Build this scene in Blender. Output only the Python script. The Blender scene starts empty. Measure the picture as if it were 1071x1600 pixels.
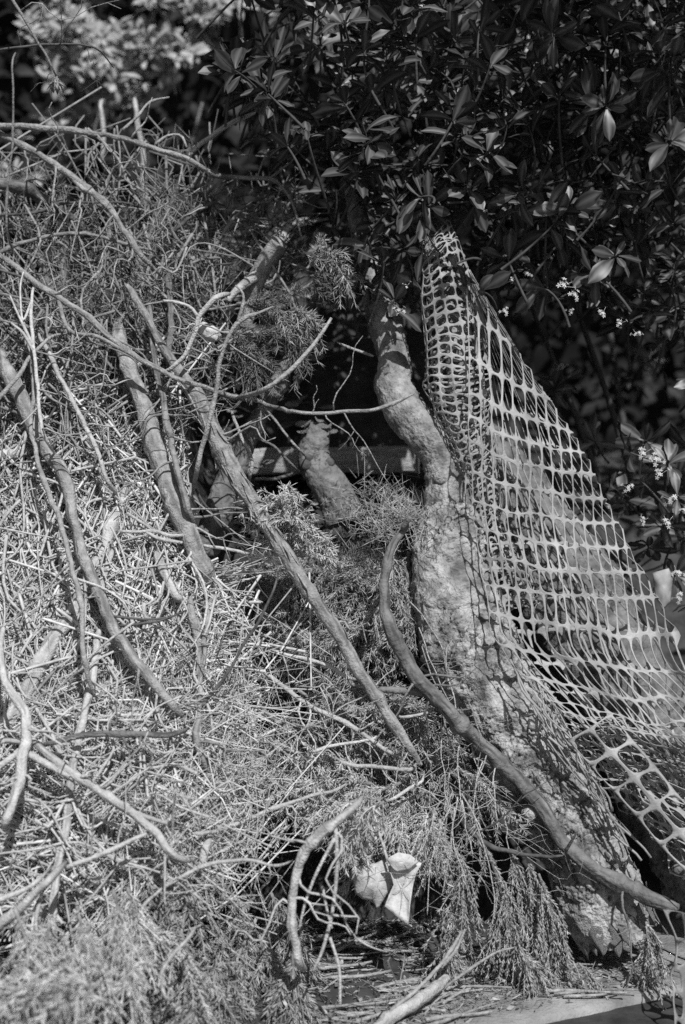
import bpy, math, random
import numpy as np
from mathutils import Vector
rng = np.random.default_rng(7); random.seed(7)
S = bpy.context.scene
COL = S.collection
R = math.radians

# ------------------------------------------------------------------ camera, sky, sun, exposure
CZ = 1.57                                    # eye height; the ledge top is at z = 0.5
FPX = 50 / 36 * 1600                         # focal length in photo pixels
cam = bpy.data.cameras.new('camera'); camo = bpy.data.objects.new('camera', cam); COL.objects.link(camo)
camo.location = (0, 0, CZ); camo.rotation_euler = (R(90), 0, 0)
cam.sensor_fit = 'VERTICAL'; cam.sensor_height = 36; cam.sensor_width = 24; cam.lens = 50
cam.clip_start = .05; cam.clip_end = 1000
cam.dof.use_dof = True; cam.dof.focus_distance = 3.38; cam.dof.aperture_fstop = 2.1
S.camera = camo
SUN = Vector((.20, -.68, .71)).normalized()
wd = bpy.data.worlds.new('World'); S.world = wd; wd.use_nodes = True
nt = wd.node_tree; nt.nodes.clear()
sk = nt.nodes.new('ShaderNodeTexSky'); sk.sky_type = 'NISHITA'; sk.sun_disc = False
sk.sun_elevation = math.asin(SUN.z); sk.sun_rotation = math.atan2(SUN.x, SUN.y)
bw = nt.nodes.new('ShaderNodeRGBToBW'); bg = nt.nodes.new('ShaderNodeBackground'); ow = nt.nodes.new('ShaderNodeOutputWorld')
bg.inputs[1].default_value = .06
nt.links.new(sk.outputs[0], bw.inputs[0]); nt.links.new(bw.outputs[0], bg.inputs[0]); nt.links.new(bg.outputs[0], ow.inputs[0])
sl = bpy.data.lights.new('sun', 'SUN'); sl.energy = 4.4; sl.angle = R(.6); sl.color = (1, 1, 1)
so = bpy.data.objects.new('sun', sl); COL.objects.link(so); so.rotation_euler = SUN.to_track_quat('Z', 'Y').to_euler()
so.location = (3, -4, 8)
S.view_settings.view_transform = 'Standard'; S.view_settings.look = 'None'
S.view_settings.exposure = 0.1; S.view_settings.gamma = 1; S.view_settings.use_curve_mapping = False
S.render.engine = 'CYCLES'; S.cycles.use_denoising = False; S.cycles.max_bounces = 5
S.cycles.diffuse_bounces = 3; S.cycles.glossy_bounces = 2; S.cycles.transparent_max_bounces = 4

# ------------------------------------------------------------------ helpers
def P(x, y, d):                              # photo direction and a distance -> a point of the place
    x = np.asarray(x, float); y = np.asarray(y, float); d = np.asarray(d, float)
    return np.stack([(x - 535.5) / FPX * d, d + 0 * x, CZ - (y - 800) / FPX * d], -1)
def vnoise(p, seed=0):
    p = np.asarray(p, float); i = np.floor(p).astype(np.int64); f = p - i; f = f * f * (3 - 2 * f)
    def h(a):
        n = (a[..., 0] * 374761393 + a[..., 1] * 668265263 + a[..., 2] * 2147483647 + seed * 1442695041) & 0x7fffffff
        n = ((n ^ (n >> 13)) * 1274126177) & 0x7fffffff
        return ((n ^ (n >> 16)) & 0xffff) / 65535.0
    r = 0
    for a in (0, 1):
        for b in (0, 1):
            for c in (0, 1):
                w = (f[..., 0] if a else 1 - f[..., 0]) * (f[..., 1] if b else 1 - f[..., 1]) * (f[..., 2] if c else 1 - f[..., 2])
                r = r + w * h(i + np.array([a, b, c]))
    return r * 2 - 1
def fbm(p, o=4, seed=0):
    p = np.asarray(p, float); r = 0; a = 1
    for k in range(o):
        r = r + a * vnoise(p * 2 ** k, seed + k * 17); a *= .5
    return r
def worley(p, seed=0):
    p = np.asarray(p, float); i = np.floor(p).astype(np.int64)
    d1 = np.full(p.shape[:-1], 9.); d2 = d1.copy(); cid = np.zeros(p.shape[:-1])
    for a in (-1, 0, 1):
        for b in (-1, 0, 1):
            for c in (-1, 0, 1):
                j = i + np.array([a, b, c])
                n = (j[..., 0] * 73856093) ^ (j[..., 1] * 19349663) ^ (j[..., 2] * 83492791) ^ (seed * 7919)
                n = (n * 1103515245 + 12345) & 0x7fffffff
                o = np.stack([(n & 1023) / 1023., ((n >> 10) & 1023) / 1023., ((n >> 20) & 1023) / 1023.], -1)
                d = np.linalg.norm(j + o - p, axis=-1)
                m = d < d1
                d2 = np.where(m, d1, np.minimum(d2, d)); cid = np.where(m, (n & 255) / 255., cid); d1 = np.where(m, d, d1)
    return d1, d2, cid

class MB:
    def __init__(s): s.v = []; s.q = []; s.t = []; s.n = 0; s.a = []
    def add(s, v, q=None, t=None, a=None):
        v = np.asarray(v, float).reshape(-1, 3)
        if q is not None and len(q): s.q.append(np.asarray(q, np.int64).reshape(-1, 4) + s.n)
        if t is not None and len(t): s.t.append(np.asarray(t, np.int64).reshape(-1, 3) + s.n)
        s.a.append(np.zeros(len(v)) if a is None else np.asarray(a, float)); s.v.append(v); s.n += len(v)
    def mesh(s, name, m, origin=(0, 0, 0), smooth=True):
        me = bpy.data.meshes.new(name)
        v = np.concatenate(s.v) - np.asarray(origin, float)
        q = np.concatenate(s.q) if s.q else np.zeros((0, 4), np.int64)
        t = np.concatenate(s.t) if s.t else np.zeros((0, 3), np.int64)
        me.vertices.add(len(v)); me.vertices.foreach_set('co', v.astype(np.float32).ravel())
        nl = len(q) * 4 + len(t) * 3; me.loops.add(nl)
        me.loops.foreach_set('vertex_index', np.concatenate([q.ravel(), t.ravel()]).astype(np.int32))
        me.polygons.add(len(q) + len(t))
        me.polygons.foreach_set('loop_start', np.concatenate([np.arange(len(q)) * 4, len(q) * 4 + np.arange(len(t)) * 3]).astype(np.int32))
        a = np.concatenate(s.a)
        if np.any(a):
            at = me.attributes.new('rib', 'FLOAT', 'POINT'); at.data.foreach_set('value', a.astype(np.float32))
        me.update(calc_edges=True)
        me.polygons.foreach_set('use_smooth', np.full(len(me.polygons), smooth))
        me.validate(); me.materials.append(m)
        return me
    def build(s, name, m, parent=None, origin=None, smooth=True):
        if parent is not None: origin = np.array(parent['_o'])
        elif origin is None: origin = (0, 0, 0)
        o = bpy.data.objects.new(name, s.mesh(name, m, origin, smooth)); COL.objects.link(o)
        if parent is not None: o.parent = parent
        else: o.location = [float(c) for c in origin]
        o['_o'] = [float(c) for c in origin]
        return o
def tag(o, label=None, cat=None, group=None, kind=None):
    if label: o['label'] = label
    if cat: o['category'] = cat
    if group: o['group'] = group
    if kind: o['kind'] = kind
    return o
def empty(name, loc, label, cat, group=None):
    o = bpy.data.objects.new(name, None); COL.objects.link(o); o.location = [float(c) for c in loc]
    o.empty_display_size = .05; o['_o'] = [float(c) for c in loc]
    return tag(o, label, cat, group)

def spline(pts, n):                          # Catmull-Rom through points of any width
    p = np.asarray(pts, float); p = np.vstack([2 * p[0] - p[1], p, 2 * p[-1] - p[-2]])
    d = np.r_[0, np.cumsum(np.linalg.norm(np.diff(p[1:-1, :2], axis=0), axis=1) + 1e-9)]
    s = np.linspace(0, d[-1], n); k = np.clip(np.searchsorted(d, s, 'right') - 1, 0, len(d) - 2)
    t = ((s - d[k]) / (d[k + 1] - d[k]))[:, None]
    a, b, c, e = p[k], p[k + 1], p[k + 2], p[k + 3]
    return .5 * (2 * b + (c - a) * t + (2 * a - 5 * b + 4 * c - e) * t ** 2 + (3 * b - a - 3 * c + e) * t ** 3)
def frames(C):
    T = np.gradient(C, axis=0); T /= np.linalg.norm(T, axis=1)[:, None] + 1e-12
    m = C[-1] - C[0]; ref = np.eye(3)[np.argmin(np.abs(m))]
    A = np.zeros_like(C); a = np.cross(T[0], ref); a /= np.linalg.norm(a)
    for i in range(len(C)):
        a = a - T[i] * a.dot(T[i]); a /= np.linalg.norm(a) + 1e-12; A[i] = a
    return T, A, np.cross(T, A)
def ring_quads(n, k):
    i = np.arange(n - 1)[:, None] * k; j = np.arange(k)[None]; j2 = (j + 1) % k
    return np.stack([i + j, i + j2, i + k + j2, i + k + j], -1).reshape(-1, 4)
def tube(mb, C, r, k=8, rough=0., fs=25., seed=0, cap=True, streak=False):
    C = np.asarray(C, float); r = np.broadcast_to(np.asarray(r, float), (len(C),))
    T, A, B = frames(C); th = np.linspace(0, 2 * np.pi, k, endpoint=False)
    off = A[:, None] * np.cos(th)[None, :, None] + B[:, None] * np.sin(th)[None, :, None]
    V = C[:, None] + off * r[:, None, None]
    if rough:
        dn = fbm(V * fs, 3, seed) * rough
        V = C[:, None] + off * (r[:, None] * (1 + dn))[..., None]
    a = None
    if streak:
        al = np.r_[0, np.cumsum(np.linalg.norm(np.diff(C, axis=0), axis=1))]; f = k / 9.
        sc = np.stack([np.cos(th)[None] * f + 0 * al[:, None], np.sin(th)[None] * f + 0 * al[:, None], al[:, None] * 14 + 0 * th[None]], -1)
        st = fbm(sc, 3, seed + 3); a = np.clip(st * 1.6 - .1, 0, 1)
        V = C[:, None] + (V - C[:, None]) * (1 - .10 * a + .05 * fbm(V * 90, 2, seed))[..., None]; a = a.ravel()
    V = V.reshape(-1, 3); q = ring_quads(len(C), k); n = len(V); t = []
    if cap:
        if a is not None: a = np.r_[a, 0, 0]
        V = np.vstack([V, C[0] - T[0] * r[0] * .15, C[-1] + T[-1] * r[-1] * .25])
        j = np.arange(k); t = np.vstack([np.stack([np.full(k, n), (j + 1) % k, j], -1),
                                         np.stack([np.full(k, n + 1), n - k + j, n - k + (j + 1) % k], -1)])
    mb.add(V, q, t, a)
def tubes(mb, C, r, k=4):                    # many alike thin tubes at once: C (N,n,3), r (N,n)
    N, n, _ = C.shape
    T = np.gradient(C, axis=1); T /= np.linalg.norm(T, axis=2, keepdims=True) + 1e-9
    ref = np.where(np.abs(T[:, :1, 1:2]) < .7, np.array([0, 1., 0]), np.array([1., 0, 0]))
    A = np.cross(T, ref); A /= np.linalg.norm(A, axis=2, keepdims=True) + 1e-9; B = np.cross(T, A)
    th = np.linspace(0, 2 * np.pi, k, endpoint=False)
    V = C[:, :, None] + r[:, :, None, None] * (A[:, :, None] * np.cos(th)[:, None] + B[:, :, None] * np.sin(th)[:, None])
    q = ring_quads(n, k)[None] + (np.arange(N) * n * k)[:, None, None]
    mb.add(V.reshape(-1, 3), q.reshape(-1, 4))
def needles(mb, base, tip, w):               # three-sided slivers
    d = tip - base; d /= np.linalg.norm(d, axis=1)[:, None] + 1e-9
    a = np.cross(d, rng.normal(size=d.shape)); a /= np.linalg.norm(a, axis=1)[:, None] + 1e-9; b = np.cross(d, a)
    w = np.broadcast_to(w, (len(d),))[:, None]
    mid = base * .45 + tip * .55
    V = np.stack([base + a * w * .7, base - a * w * .35 + b * w * .6, base - a * w * .35 - b * w * .6,
                  mid + a * w, mid - a * w * .5 + b * w * .87, mid - a * w * .5 - b * w * .87, tip], 1)
    i = np.arange(len(d))[:, None, None] * 7
    q = np.array([[0, 1, 4, 3], [1, 2, 5, 4], [2, 0, 3, 5]]); t = np.array([[3, 4, 6], [4, 5, 6], [5, 3, 6]])
    mb.add(V.reshape(-1, 3), (q[None] + i).reshape(-1, 4), (t[None] + i).reshape(-1, 3))
def unit(v): return v / (np.linalg.norm(v, axis=-1, keepdims=True) + 1e-9)

# ------------------------------------------------------------------ materials (a black-and-white place)
def mat(name, lo, hi, scale=12., rough=.85, bump=.0, bscale=60., spec=.25, isl=0., stretch=(1, 1, 1), rib=None, detail=6., mid=.5, trans=0.):
    m = bpy.data.materials.new(name); m.use_nodes = True; n = m.node_tree.nodes; l = m.node_tree.links
    bs = n['Principled BSDF']; tc = n.new('ShaderNodeTexCoord'); mp = n.new('ShaderNodeMapping'); mp.inputs['Scale'].default_value = stretch
    l.new(tc.outputs['Object'], mp.inputs[0])
    no = n.new('ShaderNodeTexNoise'); no.inputs['Scale'].default_value = scale; no.inputs['Detail'].default_value = detail; no.inputs['Roughness'].default_value = .62
    l.new(mp.outputs[0], no.inputs['Vector'])
    mr = n.new('ShaderNodeMapRange'); mr.inputs[1].default_value = mid - .17; mr.inputs[2].default_value = mid + .17
    mr.inputs[3].default_value = lo; mr.inputs[4].default_value = hi; l.new(no.outputs[0], mr.inputs[0]); out = mr.outputs[0]
    if rib is not None:
        at = n.new('ShaderNodeAttribute'); at.attribute_name = 'rib'
        mx = n.new('ShaderNodeMix'); mx.data_type = 'FLOAT'; l.new(at.outputs['Fac'], mx.inputs[0]); l.new(out, mx.inputs[2]); mx.inputs[3].default_value = rib
        out = mx.outputs[0]
    if isl:
        g = n.new('ShaderNodeNewGeometry'); oi = n.new('ShaderNodeObjectInfo'); ad = n.new('ShaderNodeMath'); ad.operation = 'ADD'
        l.new(g.outputs['Random Per Island'], ad.inputs[0]); l.new(oi.outputs['Random'], ad.inputs[1])
        fr = n.new('ShaderNodeMath'); fr.operation = 'FRACT'; l.new(ad.outputs[0], fr.inputs[0])
        m2 = n.new('ShaderNodeMapRange'); m2.inputs[3].default_value = 1 - isl; m2.inputs[4].default_value = 1 + isl; l.new(fr.outputs[0], m2.inputs[0])
        mu = n.new('ShaderNodeMath'); mu.operation = 'MULTIPLY'; l.new(out, mu.inputs[0]); l.new(m2.outputs[0], mu.inputs[1]); out = mu.outputs[0]
    l.new(out, bs.inputs['Base Color'])
    bs.inputs['Roughness'].default_value = rough; bs.inputs['Specular IOR Level'].default_value = spec
    if bump:
        nb = n.new('ShaderNodeTexNoise'); nb.inputs['Scale'].default_value = bscale; nb.inputs['Detail'].default_value = 6; l.new(mp.outputs[0], nb.inputs['Vector'])
        bp = n.new('ShaderNodeBump'); bp.inputs['Strength'].default_value = bump; bp.inputs['Distance'].default_value = .006; l.new(nb.outputs[0], bp.inputs['Height'])
        l.new(bp.outputs[0], bs.inputs['Normal'])
    return m
M = dict(
    soil=mat('soil', .025, .075, 14, .95, .8, 50), ground=mat('ground', .05, .11, 3, .95, .5, 30),
    stone=mat('stone', .16, .38, 6, .95, 1.0, 120), bark=mat('bark', .12, .52, 20, .9, 1.0, 170, mid=.5, rib=.06),
    bark2=mat('smooth_bark', .08, .24, 26, .85, 1.0, 110, rib=.07), bark3=mat('limb_scale_bark', .10, .42, 22, .9, 1.0, 150, rib=.06), limb=mat('limb_bark', .10, .24, 22, .85, .9, 110, rib=.05), pole=mat('pole_bark', .20, .44, 46, .85, 1.0, 200, isl=.12, rib=.15),
    pale=mat('pale_wood', .34, .58, 40, .8, .9, 190, isl=.12, rib=.26), grey=mat('grey_wood', .14, .34, 50, .85, .9, 190, isl=.3, rib=.08),
    dark=mat('dark_bark', .05, .13, 30, .85, .7, 100, rib=.03), straw=mat('straw', .34, .62, 40, .75, 0, isl=.42),
    twig=mat('twig', .12, .27, 40, .85, 0, isl=.7), needle=mat('dry_needle', .22, .42, 25, .7, 0, isl=.5),
    needle_b=mat('bleached_needle', .36, .60, 25, .7, 0, isl=.4), needle_d=mat('dull_needle', .12, .22, 25, .6, 0, isl=.45),
    frond=mat('frond_scale', .20, .46, 25, .6, 0, isl=.4),
    net=mat('net_plastic', .20, .40, 9, .55, .25, 200, spec=.4), net_d=mat('shaded_net_plastic', .06, .12, 8, .5),  # net_d: same plastic with shade painted into its grey
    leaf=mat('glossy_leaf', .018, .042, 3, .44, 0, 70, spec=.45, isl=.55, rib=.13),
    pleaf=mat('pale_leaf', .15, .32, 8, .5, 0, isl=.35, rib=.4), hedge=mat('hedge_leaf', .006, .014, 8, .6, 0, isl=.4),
    flower=mat('white_petal', .40, .6, 20, .6), dry=mat('dry_leaf', .38, .58, 60, .75, .3, 220, isl=.1),
    litter=mat('leaf_litter', .12, .40, 12, .75, 0, isl=.5), timber=mat('timber', .26, .5, 10, .85, .8, 60, stretch=(1, 6, 8)),
    lump=mat('pale_lump', .42, .62, 40, .9, .8, 120), stem=mat('shrub_stem', .04, .09, 30, .8, .4, 90))

# ------------------------------------------------------------------ ground, terrace, bank, ledge
def sheet(name, x0, x1, y0, y1, nx, ny, zf, m):
    X, Y = np.meshgrid(np.linspace(x0, x1, nx), np.linspace(y0, y1, ny)); Z = zf(X, Y)
    i = np.arange(ny - 1)[:, None] * nx + np.arange(nx - 1)[None]
    mb = MB(); mb.add(np.stack([X, Y, Z], -1), np.stack([i, i + 1, i + nx + 1, i + nx], -1).reshape(-1, 4))
    return mb.build(name, m)
tag(sheet('ground', -200, 200, -200, 200, 60, 60, lambda x, y: 0 * x, M['ground']), kind='structure')
def sm(a, b, x): t = np.clip((x - a) / (b - a), 0, 1); return t * t * (3 - 2 * t)
def bank(x, y):
    nz = fbm(np.stack([x * 3, y * 3, 0 * x], -1), 4, 3) * .05
    left = np.minimum(.5 + (y - 3.03) / .55, 2.15 + (y - 4) * .05)
    cen = np.where(y < 3.72, np.minimum(.5 + (y - 3.60) / .13, 1.42), 1.42 + (y - 3.72) * .45)
    cen = np.where(y > 4.25, 1.71 + (y - 4.25) * 2.2, cen); cen = np.minimum(cen, 2.5)
    rig = np.minimum(.5 + (y - 3.72) / .5, 1.55 + (y - 4.2) * .1)
    wl = 1 - sm(-.52, -.38, x); wr = sm(.22, .42, x)
    h = left * wl + (1 - wl) * (cen * (1 - wr) + rig * wr)
    return np.maximum(h, .44) + nz
tag(sheet('earth_bank', -5, 5, 2.85, 9, 300, 240, bank, M['soil']), kind='structure')
# ledge: front edge runs from (0.354, 2.97) towards (0.739, 3.19)
e0 = np.array([.354, 2.97]); ed = np.array([.385, .22]); ed /= np.linalg.norm(ed); en = np.array([-ed[1], ed[0]])
def ledge():
    root = empty('stone_ledge', (e0[0], e0[1], 0), 'pale stone ledge at the bottom edge, below the ragged trunk end', 'ledge')
    joints = [-3.2, -2.3, -1.35, -.62, .62, 1.5, 2.4]
    for a, b in zip(joints[:-1], joints[1:]):
        mb = MB(); nx, ny = 46, 24; w = 1.25
        s = np.linspace(a + .004, b - .004, nx); t = np.linspace(0, w, ny)
        prof = [(0, -.10), (-.004, -.03), (0, -.008)] + [(.012 + (w - .012) * k / ny, 0) for k in range(ny)] + [(w, -.1)]
        prof = np.array(prof); n = len(prof)
        Sg = np.repeat(s[:, None], n, 1); Tg = np.repeat(prof[None, :, 0], nx, 0); Zg = np.repeat(prof[None, :, 1], nx, 0) + .5
        pt = np.stack([Sg * 9, Tg * 9, Zg * 9], -1); Zg = Zg + fbm(pt, 4, 5) * .004; Tg = Tg + fbm(pt * 1.7, 3, 8) * .006 * (Tg < .1)
        V = np.stack([e0[0] + ed[0] * Sg + en[0] * Tg, e0[1] + ed[1] * Sg + en[1] * Tg, Zg], -1)
        i = np.arange(nx - 1)[:, None] * n + np.arange(n - 1)[None]
        q = np.stack([i, i + n, i + n + 1, i + 1], -1).reshape(-1, 4)
        mb.add(V, q); e = [list(range(n))[::-1], [(nx - 1) * n + k for k in range(n)]]
        for ring in e:
            mb.t.append(np.array([[ring[0], ring[k], ring[k + 1]] for k in range(1, n - 1)]) + mb.n - nx * n)
        mb.build('coping_stone', M['stone'], root)
    mb = MB(); s = np.array([-3.2, 2.4]); c = []
    for z in (-.02, .399):
        for ss, tt in ((s[0], .035), (s[1], .035), (s[1], 1.2), (s[0], 1.2)):
            c.append((e0[0] + ed[0] * ss + en[0] * tt, e0[1] + ed[1] * ss + en[1] * tt, z))
    mb.add(c, [[0, 1, 5, 4], [1, 2, 6, 5], [2, 3, 7, 6], [3, 0, 4, 7], [4, 5, 6, 7]])
    mb.build('retaining_wall', M['soil'], root, smooth=False)
ledge()

def soil_on_ledge(x, y):
    f = (x - e0[0]) * en[0] + (y - e0[1]) * en[1]; q = np.stack([x * 7, y * 7, 0 * x], -1)
    w = f - .20 - .32 * sm(-.05, .45, x) + .12 * fbm(q, 4, 9)
    return .485 + .05 * sm(-.05, .16, w) + .008 * fbm(q * 4, 3, 2) * sm(0, .1, w)
tag(sheet('soil', -1.2, .9, 2.6, 3.9, 150, 110, soil_on_ledge, M['soil']), kind='structure')

# ------------------------------------------------------------------ heap geometry helper
def heapD(x, y):                              # distance of the heap's face in a direction
    k = (np.asarray(y, float) - 800) / FPX; x = np.asarray(x, float)
    l = (2.85 + .55 * 1.07) / (1 + .55 * k); c = (3.12 + .5 * 1.07) / (1 + .5 * k)
    w = sm(280, 400, x); return l * (1 - w) + c * w

# ------------------------------------------------------------------ leaning trunk
def bark_tube(pts, n, k, plate, depth, seed, hollow_base=False, flare=None):
    p = spline([(a, b, d, r) for a, b, d, r in pts], n)
    C = P(p[:, 0], p[:, 1], p[:, 2]); r = p[:, 3] * p[:, 2] / FPX
    T, A, B = frames(C); th = np.linspace(0, 2 * np.pi, k, endpoint=False)
    off = A[:, None] * np.cos(th)[None, :, None] + B[:, None] * np.sin(th)[None, :, None]
    V = C[:, None] + off * r[:, None, None]
    big = fbm(V * 9, 3, seed) * .13 + fbm(V * 28, 2, seed + 70) * .05
    al_ = np.einsum('ijk,ik->ij', V - V.mean((0, 1)), T)[..., None] * T[:, None]; Vs = V - .5 * al_
    warp = Vs + .020 * np.stack([fbm(V * 22, 4, seed + 1), fbm(V * 22, 4, seed + 2), fbm(V * 22, 4, seed + 3)], -1)
    d1, d2, cid = worley(warp / plate, seed); zone = np.clip(.7 + .9 * fbm(V * 7, 3, seed + 50), .25, 1)
    crack = 1 - (1 - np.clip((d2 - d1) / .13, 0, 1) ** .55) * zone
    d3, d4, c2 = worley(warp / (plate * .42), seed + 9); cr2 = 1 - (1 - np.clip((d4 - d3) / .22, 0, 1)) * zone
    dz = depth * (crack * (.5 + .9 * cid * zone) - .6) + depth * .3 * (cr2 - .5) + fbm(V * 120, 3, seed + 5) * depth * .3
    V = C[:, None] + off * (r[:, None] * (1 + big) + dz)[..., None]
    if hollow_base:                           # ragged torn end at the first rings
        f = np.clip(1 - np.arange(n) / 14., 0, 1)[:, None]
        rag = (fbm(np.stack([np.cos(th) * 2.5, np.sin(th) * 2.5, 0 * th], -1), 4, seed + 31) * .035)[None] * f
        V = V - T[:, None] * rag[..., None]
    mb = MB(); V2 = V.reshape(-1, 3); q = ring_quads(n, k)
    # cap rings going inwards at both ends
    mb.add(V2, q, None, (np.clip(1.2 - crack * 1.35, 0, 1) * (cid > .12) + .45 * np.clip(1 - cr2 * 2.2, 0, 1)).ravel().clip(0, 1))
    for end, sgn in ((0, 1), (-1, -1)):
        rim = V[end]; c = rim.mean(0); rows = [rim]
        for s, dpt in ((.88, .012), (.6, .03), (.3, .035)):
            rr = c + (rim - c) * s + T[end] * sgn * dpt * (1 if hollow_base and end == 0 else .1)
            rows.append(rr + fbm(rr * 60, 3, 4)[:, None] * .006 * T[end])
        W = np.vstack(rows + [(c + T[end] * sgn * .02 * (1 if hollow_base and end == 0 else .1))[None]])
        qq = ring_quads(4, k); j = np.arange(k)
        tt = np.stack([3 * k + j, 3 * k + (j + 1) % k, np.full(k, 4 * k)], -1)
        mb.add(W, qq[:, ::-1] if end == 0 else qq, tt)
    return mb, C, r, T, A, B
TR = empty('leaning_trunk', P(975, 1465, 3.36), 'thick scaly-barked tree trunk leaning left, ragged broken end above the ledge', 'tree trunk')
tp = [(972, 1462, 3.36, 60), (945, 1405, 3.37, 63), (905, 1315, 3.39, 66), (862, 1235, 3.41, 72), (815, 1150, 3.44, 74), (765, 1060, 3.47, 72),
      (725, 980, 3.50, 68), (706, 900, 3.53, 62), (703, 840, 3.55, 54), (706, 790, 3.56, 40)]
mb, tC, tr, tT, tA, tB = bark_tube(tp, 380, 220, .034, .0085, 3, True); TRK = mb.build('trunk', M['bark'], TR)
lp = [(700, 830, 3.56, 34), (694, 770, 3.56, 25), (688, 715, 3.57, 26), (665, 678, 3.58, 31), (635, 645, 3.60, 31), (614, 605, 3.63, 29), (616, 565, 3.66, 27), (604, 515, 3.7, 26), (592, 470, 3.75, 25), (578, 410, 3.82, 24), (565, 330, 3.95, 22), (555, 250, 4.1, 20)]
mb = bark_tube(lp, 200, 90, .036, .006, 12)[0]; tag(mb.build('limb', M['bark3'], TR), 'crooked left limb of the trunk rising into the shrub')
rp = [(718, 850, 3.55, 34), (726, 790, 3.56, 26), (722, 735, 3.57, 22), (718, 690, 3.58, 20), (722, 640, 3.58, 20), (718, 560, 3.58, 20), (704, 470, 3.6, 19), (688, 400, 3.64, 18), (672, 330, 3.7, 17), (655, 240, 3.8, 15)]
mb = bark_tube(rp, 170, 70, .03, .003, 22)[0]; tag(mb.build('limb', M['bark3'], TR), 'upright right limb inside the gathered netting')
def knot(parent, x, y, d, rpx, m, seed, ax=(0, -1, .1)):
    r = rpx * d / FPX; ax = unit(np.array(ax, float)); c = P(x, y, d); mb = MB()
    C = np.stack([c + ax * r * t for t in np.linspace(-.6, .8, 9)]); rr = r * np.array([1.15, 1.1, 1.05, 1, .98, .95, .9, .7, .35])
    tube(mb, C, rr, 18, .18, 60, seed); return mb.build('knot', m, parent)
for x, y, d, rp_, s in ((838, 1128, 3.34, 15, 1), (690, 745, 3.53, 13, 2), (830, 1270, 3.31, 12, 3), (655, 655, 3.55, 10, 4)): knot(TRK, x, y, d, rp_, M['bark'], s)
# loose curling plates of bark
def flake_mesh(seed):
    r_ = np.random.default_rng(seed); k = 11; th = np.linspace(0, 2 * np.pi, k, endpoint=False)
    rad = 1 + .3 * r_.normal(size=k) * .6; ring = np.stack([np.cos(th) * rad, np.sin(th) * rad * .62, 0 * th], -1)
    v = []; 
    for z0 in (0, .12):
        rr = ring.copy(); rr[:, 2] = z0 + .25 * (rr[:, 0] ** 2) + .05 * r_.normal(size=k); v += [rr, rr * np.array([.5, .5, .25]) + np.array([0, 0, z0 * .8]), np.array([[0, 0, z0]])]
    V = np.vstack(v); j = np.arange(k); j2 = (j + 1) % k; n = 2 * k + 1
    q = []; t = []
    for b, f in ((0, -1), (n, 1)):
        qq = np.stack([b + j, b + j2, b + k + j2, b + k + j], -1); tt = np.stack([b + k + j, b + k + j2, np.full(k, b + 2 * k)], -1)
        q.append(qq[:, ::f]); t.append(tt[:, ::f])
    q.append(np.stack([j, j2, n + j2, n + j], -1))
    mb = MB(); mb.add(V, np.vstack(q), np.vstack(t)); return mb.mesh('bark_flake', M['bark'])
FL = [flake_mesh(s) for s in range(6)]
from mathutils import Matrix
def place(me, name, parent, loc, xa, za, sc):
    o = bpy.data.objects.new(name, me); COL.objects.link(o)
    za = unit(np.array(za, float)); xa = np.array(xa, float); xa = unit(xa - za * xa.dot(za)); ya = np.cross(za, xa)
    m = Matrix(((*[xa[0], ya[0], za[0]], loc[0]), (*[xa[1], ya[1], za[1]], loc[1]), (*[xa[2], ya[2], za[2]], loc[2]), (0, 0, 0, 1)))
    if parent is not None:
        o.parent = parent; m = Matrix.Translation(-Vector(parent['_o'])) @ m
    o.matrix_local = m @ Matrix.Scale(sc, 4) if np.isscalar(sc) else m @ Matrix.Diagonal((*sc, 1))
    return o
for i in range(90):
    a = int(rng.integers(3, 300)) if i > 14 else int(rng.integers(1, 22)); th = rng.uniform(0, 2 * np.pi)
    nrm = tA[a] * math.cos(th) + tB[a] * math.sin(th)
    if nrm[1] > .25: nrm = -nrm
    s = rng.uniform(.006, .014) 
    if i < 15: s = np.array([1.9, 1.1, 1.0]) * rng.uniform(.012, .022)
    place(FL[i % 6], 'bark_flake', TRK, tC[a] + nrm * (tr[a] + .003), tT[a] + rng.normal(0, .3, 3), nrm + rng.normal(0, .2, 3), s)
# second trunk behind the netting
T2 = empty('second_trunk', P(1110, 1350, 3.62), 'broad smooth grey trunk lying at a slant behind the net drape', 'tree trunk')
sp = [(1140, 1380, 3.60, 92), (1070, 1255, 3.62, 92), (1000, 1130, 3.66, 90), (935, 1015, 3.70, 86), (870, 905, 3.75, 80), (815, 810, 3.8, 66), (775, 735, 3.84, 50), (742, 680, 3.88, 34)]
mb = bark_tube(sp, 200, 110, .04, .008, 41)[0]; T2K = mb.build('trunk', M['bark2'], T2)
for x, y, d, r_, s in ((935, 1035, 3.53, 16, 8), (1005, 1180, 3.5, 18, 9)): knot(T2K, x, y, d, r_, M['bark2'], s)

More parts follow.
